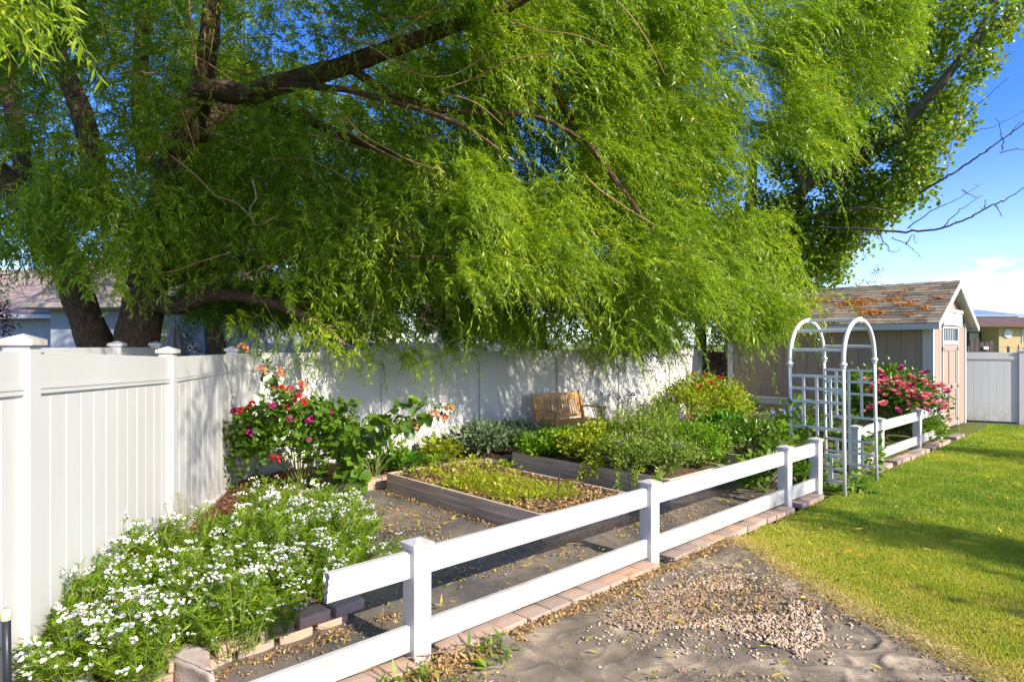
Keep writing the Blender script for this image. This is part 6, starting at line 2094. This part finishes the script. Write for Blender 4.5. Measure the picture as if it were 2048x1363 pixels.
# ------------------------------------------------------------------ ground cover
def on_ground(pts, z, n_, Lr, w, mat, tm, seed, name, tilt=.25, rnd=None):
    r = np.random.default_rng(seed)
    p = np.array(pts, float)
    n = len(p)
    p[:, 2] = z + r.uniform(0, .012, n)
    D = rdir(n, -1, r) * (1, 1, 0) + np.column_stack([np.zeros(n), np.zeros(n), r.normal(0, tilt, n)])
    N = np.tile([[0, 0, 1.]], (n, 1)) + r.normal(0, .35, (n, 3))
    l = r.uniform(*Lr, n)
    return kind(leaf_obj(name, [leaves(p, D, N, l, l * w, tm, r.random(n) if rnd is None else rnd)], mat), 'stuff')
def scatter_px(poly, n, seed, z=0.0):
    r = np.random.default_rng(seed)
    out = []
    xs, ys = [q[0] for q in poly], [q[1] for q in poly]
    wp = [G(x, max(y, HY + 60), z) for x, y in poly]
    w2 = [(p.x, p.y) for p in wp]
    x0, x1, y0, y1 = min(p[0] for p in w2), max(p[0] for p in w2), min(p[1] for p in w2), max(p[1] for p in w2)
    while len(out) < n:
        x, y = r.uniform(x0, x1, 4000), r.uniform(y0, y1, 4000)
        ok = in_poly(x, y, w2)
        out += list(zip(x[ok], y[ok], np.zeros(ok.sum())))
    return np.array(out[:n])
FAB_OUT = [(1425, 1080), (1560, 1150), (1700, 1235), (1960, 1366), (1500, 1420), (640, 1420), (860, 1320), (1120, 1210), (1300, 1135)]
FAB_IN = [(860, 1250), (1300, 1085), (1560, 990), (1440, 985), (1110, 1085), (780, 1010), (700, 990), (760, 1100), (720, 1200), (560, 1330), (700, 1320)]
on_ground(scatter_px(FAB_OUT, 110, 1), .045, 0, (.06, .11), .17, m_yellow_leaf, 'lance', 1, 'fallen_leaves')
on_ground(scatter_px(FAB_IN, 330, 2), .04, 0, (.05, .10), .18, m_yellow_leaf, 'lance', 2, 'fallen_leaves')
on_ground(scatter_px([(1500, 1000), (2048, 860), (2048, 1363), (1960, 1340), (1560, 1120), (1450, 1050)], 190, 3), .05, 0, (.06, .10), .25, m_yellow_leaf, 'lance', 3, 'fallen_leaves')
# litter strip in front of the bricks, thick at the near end
r_ = np.random.default_rng(8)
n = 3600
u = r_.uniform(-2.2, 3.6, n)
v = -.17 - np.abs(r_.normal(0, .075, n)) * (1 + .4 * np.sin(u * 5))
on_ground([tuple(W(a, b)) for a, b in zip(u, v)], .025, 0, (.012, .045), .4, m_litter, 'lance', 9, 'leaf_litter', .35)
n = 2600
u = r_.uniform(-1.7, .35, n)
v = r_.uniform(-.62, -.12, n) + .1 * np.sin(u * 4)
ok = vnoise(np.column_stack([u * 4, v * 4, u * 0]), 6) > -.15
on_ground([tuple(W(a, b)) for a, b in zip(u[ok], v[ok])], .03, 0, (.02, .09), .3, m_litter, 'lance', 10, 'leaf_litter', .5)
n = 700
u = r_.uniform(-1.5, .75, n)
v = r_.uniform(-.5, -.14, n)
ok = vnoise(np.column_stack([u * 3, v * 3, u * 0]), 16) > .05
on_ground([tuple(W(a, b)) for a, b in zip(u[ok], v[ok])], .04, 0, (.06, .13), .2, m_vine_leaf, 'lance', 11, 'weeds', .6)
pts_ = scatter_px(FAB_IN, 5200, 12)
ok = vnoise(pts_ * 2.2, 31) > .0
on_ground(pts_[ok], .03, 0, (.010, .035), .45, m_litter, 'lance', 12, 'leaf_litter', .3)
pts_ = scatter_px(FAB_OUT, 3600, 13)
ok = vnoise(pts_ * 1.9, 33) > .25
on_ground(pts_[ok], .035, 0, (.012, .04), .4, m_litter, 'lance', 13, 'leaf_litter', .3)
# litter hugging the raised bed and the brick wall
n = 900
v = r_.uniform(1.0, 4.1, n)
u = 2.24 - np.abs(r_.normal(0, .05, n))
on_ground([tuple(W(a, b)) for a, b in zip(u, v)], .03, 0, (.010, .04), .35, m_litter, 'lance', 14, 'leaf_litter', .4)
n = 800
u, v = r_.uniform(-1.4, .2, n), .66 - np.abs(r_.normal(0, .09, n))
on_ground([tuple(W(a, b)) for a, b in zip(u, v)], .03, 0, (.012, .045), .3, m_litter, 'lance', 15, 'leaf_litter', .4)
# wood chips on the mulch
n = 5200
a, b = r_.random(n), r_.random(n)
pc = np.array([bed_left(x, y) for x, y in zip(a, .35 + .65 * b)])
n2 = 6000
a, b = r_.random(n2), r_.random(n2)
pb = np.array([bed_back(x * .6, y) for x, y in zip(a, b)])
for nm, pp, sd in (('wood_chips', pc, 16), ('wood_chips', pb, 17)):
    r2 = np.random.default_rng(sd)
    k = len(pp)
    pp[:, 2] += r2.uniform(.0, .02, k)
    D = rdir(k, -1, r2) * (1, 1, .35)
    l = r2.uniform(.02, .06, k)
    kind(leaf_obj(nm, [leaves(pp, D, np.tile([[0, 0, 1.]], (k, 1)) + r2.normal(0, .4, (k, 3)), l, l * .3, 'strip', r2.random(k))], m_chip), 'stuff')
# gravel heap
def stones(name, cen, siz, seed):
    r = np.random.default_rng(seed)
    bm = bmesh.new()
    bmesh.ops.create_icosphere(bm, subdivisions=2, radius=1)
    bv = np.array([tuple(v.co) for v in bm.verts])
    bf = np.array([[v.index for v in f.verts] for f in bm.faces])
    bm.free()
    n = len(cen)
    sc = siz[:, None] * r.uniform(.6, 1.15, (n, 3)) * (1, 1, .72)
    a = r.uniform(0, 2 * math.pi, n)
    ph = r.uniform(0, 20, (n, 1, 3))
    V = bv[None] * (1 + .16 * np.sin(bv[None] * 2.3 + ph)[:, :, [1, 2, 0]])
    V = V * sc[:, None, :]
    ca, sa = np.cos(a)[:, None], np.sin(a)[:, None]
    V = np.stack([V[..., 0] * ca - V[..., 1] * sa, V[..., 0] * sa + V[..., 1] * ca, V[..., 2]], -1) + cen[:, None, :]
    k = len(bv)
    T = (np.arange(n)[:, None, None] * k + bf[None]).reshape(-1, 3)
    me = np_mesh(name, V.reshape(-1, 3), None, T, np.repeat(r.random(n), k))
    return kind(link(name, me, None, m_gravel, True), 'stuff')
GR = [(1215, 1235), (1300, 1190), (1420, 1155), (1490, 1150), (1560, 1190), (1640, 1235), (1650, 1290), (1600, 1318), (1530, 1290), (1420, 1258), (1300, 1262)]
pg = scatter_px(GR, 8200, 20)
keep = vnoise(pg * 3.0, 44) > -.6
pg = pg[keep]
hg = .025 + .022 * np.clip(vnoise(pg * 1.6, 45) + .4, 0, 1)
pg[:, 2] = hg * r_.random(len(pg)) ** .5
extra = scatter_px([(1150, 1290), (1250, 1180), (1450, 1120), (1600, 1180), (1760, 1290), (1650, 1340), (1350, 1310)], 800, 21)
extra[:, 2] = .02
far_ = scatter_px(FAB_OUT, 60, 22)
far_[:, 2] = .02
ac = np.concatenate([pg, extra, far_])
stones('gravel', ac, r_.uniform(.006, .0145, len(ac)), 23)
pts_ = scatter_px(GR, 1100, 24)
pts_[:, 2] = .03
on_ground(pts_, .03, 0, (.012, .04), .4, m_litter, 'lance', 25, 'leaf_litter', .5)
soil_p = np.concatenate([scatter_px([(1200, 1250), (1320, 1180), (1420, 1190), (1380, 1250), (1300, 1275)], 1800, 26), scatter_px(GR, 1000, 36)])
soil_p[:, 2] = .03
o = stones('soil_crumbs', soil_p, r_.uniform(.004, .011, len(soil_p)), 27)
o.data.materials.clear()
o.data.materials.append(m_crumb)

grit = np.concatenate([scatter_px(FAB_OUT, 3000, 57), scatter_px(FAB_IN, 1400, 58)])
grit = grit[vnoise(grit * 1.4, 61) + .4 * vnoise(grit * 5, 62) > -.15]
grit[:, 2] = .02
o = stones('soil_crumbs', grit, r_.uniform(.002, .0055, len(grit)), 59)
o.data.materials.clear()
o.data.materials.append(m_crumb)
# lawn grass
def grass(n, seed, zone, hmin, hmax, wmul=1.0):
    r = np.random.default_rng(seed)
    out = []
    lp = [(p.x, p.y) for p in lawn_poly]
    tot = 0
    while tot < n:
        y = zone[0] + (zone[1] - zone[0]) * r.random(40000)
        x = r.uniform(1.8, 15.5, 40000)
        ok = in_poly(x, y, lp) & (x < y * 1.0 + 1.6)
        out.append(np.column_stack([x[ok], y[ok]]))
        tot += ok.sum()
    p = np.concatenate(out)[:n]
    p = np.column_stack([p, np.full(len(p), -.01)])
    n = len(p)
    # distance to the cloth edge and to the bricks: dry yellow grass there
    ed = np.full(n, 9.)
    for a, b in zip(EDGE[:9], EDGE[1:10]):
        ab = np.array([b.x - a.x, b.y - a.y])
        t_ = np.clip(((p[:, :2] - (a.x, a.y)) @ ab) / (ab @ ab), 0, 1)
        ed = np.minimum(ed, np.linalg.norm(p[:, :2] - (a.x, a.y) - t_[:, None] * ab, axis=1))
    q = p[:, :2] - (OA.x, OA.y)
    vd = -(q @ np.array([D2.x, D2.y]))
    ud = q @ np.array([D1.x, D1.y])
    dry = np.exp(-ed / .45) * .95 + .48 * np.exp(-np.maximum(ed, 0) / 1.4) + .25 * np.exp(-np.maximum(vd - .1, 0) / .35) * (ud < 7)
    nz = vnoise(p * .8, 3) * .17 + vnoise(p * 3.1, 4) * .15 + vnoise(p * 9, 5) * .08
    rn = np.clip(.20 + dry * .62 + nz + r.normal(0, .10, n) + (r.random(n) < .05) * .4, 0, 1)
    D = np.column_stack([r.normal(0, .42, n), r.normal(0, .42, n), np.ones(n)])
    D[:, :2] *= (1 + 1.2 * np.clip(dry, 0, 1))[:, None]
    l = r.uniform(hmin, hmax, n) * (1 + .45 * vnoise(p * 2.6, 91)) * (1 - .3 * np.clip(dry, 0, 1))
    keep = ~((ed < .10) & (r.random(n) < .45))
    N = rdir(n, -1, r) * (1, 1, .2)
    w = wmul * (.0035 + .0006 * p[:, 1])
    V = leaves(p[keep], D[keep], N[keep], l[keep], w[keep], 'blade', rn[keep])
    return V
kind(leaf_obj('grass', [grass(290000, 61, (2.9, 6.6), .018, .038, .85), grass(215000, 62, (6.4, 11.5), .020, .040, 1.1), grass(75000, 63, (11, 19), .025, .045, 1.6)], m_grass), 'stuff')

# dry straw and crumbs along the ragged lawn edge
rs = np.random.default_rng(88)
n = 5200
t_ = rs.uniform(0, 8.99, n)
k = t_.astype(int)
E_ = np.array([tuple(p) for p in EDGE])
q = E_[k] + (E_[k + 1] - E_[k]) * (t_ - k)[:, None]
q[:, :2] += rs.normal(0, .085, (n, 2)) + np.array([.05, .03])
on_ground(q[:3400], .03, 0, (.03, .08), .05, m_straw, 'blade', 89, 'straw', .3)
on_ground(q[3400:], .025, 0, (.01, .035), .4, m_litter, 'lance', 90, 'leaf_litter', .3)
# long stray stalks and sticks
for pl, lab, rad in (([(1055, 1117, .03), (1080, 1102, .05), (1110, 1092, .06), (1150, 1086, .05), (1212, 1094, .03)], 'long dry stalk lying on the dark cloth behind the rail fence', .006),
                     ([(1012, 1100, .04), (1025, 1110, .05), (1035, 1127, .03)], 'short forked stick on the dark cloth behind the rail fence', .006),
                     ([(762, 1262, .02), (764, 1240, .09), (766, 1215, .16)], 'thin dry stem standing up by the broken rail fence', .005),
                     ([(700, 1350, .03), (800, 1318, .05), (870, 1305, .07), (930, 1290, .05)], 'trailing yellow stem lying at the foot of the first rail post', .004)):
    pp, _ = smooth_path([G(a, b, c) for a, b, c in pl], None, 5)
    m = MB()
    m.tube(pp, [rad * (1 - .5 * i / len(pp)) for i in range(len(pp))], 5)
    tag(m.build('dry_stalk', m_twig, None, True), lab, 'stick')
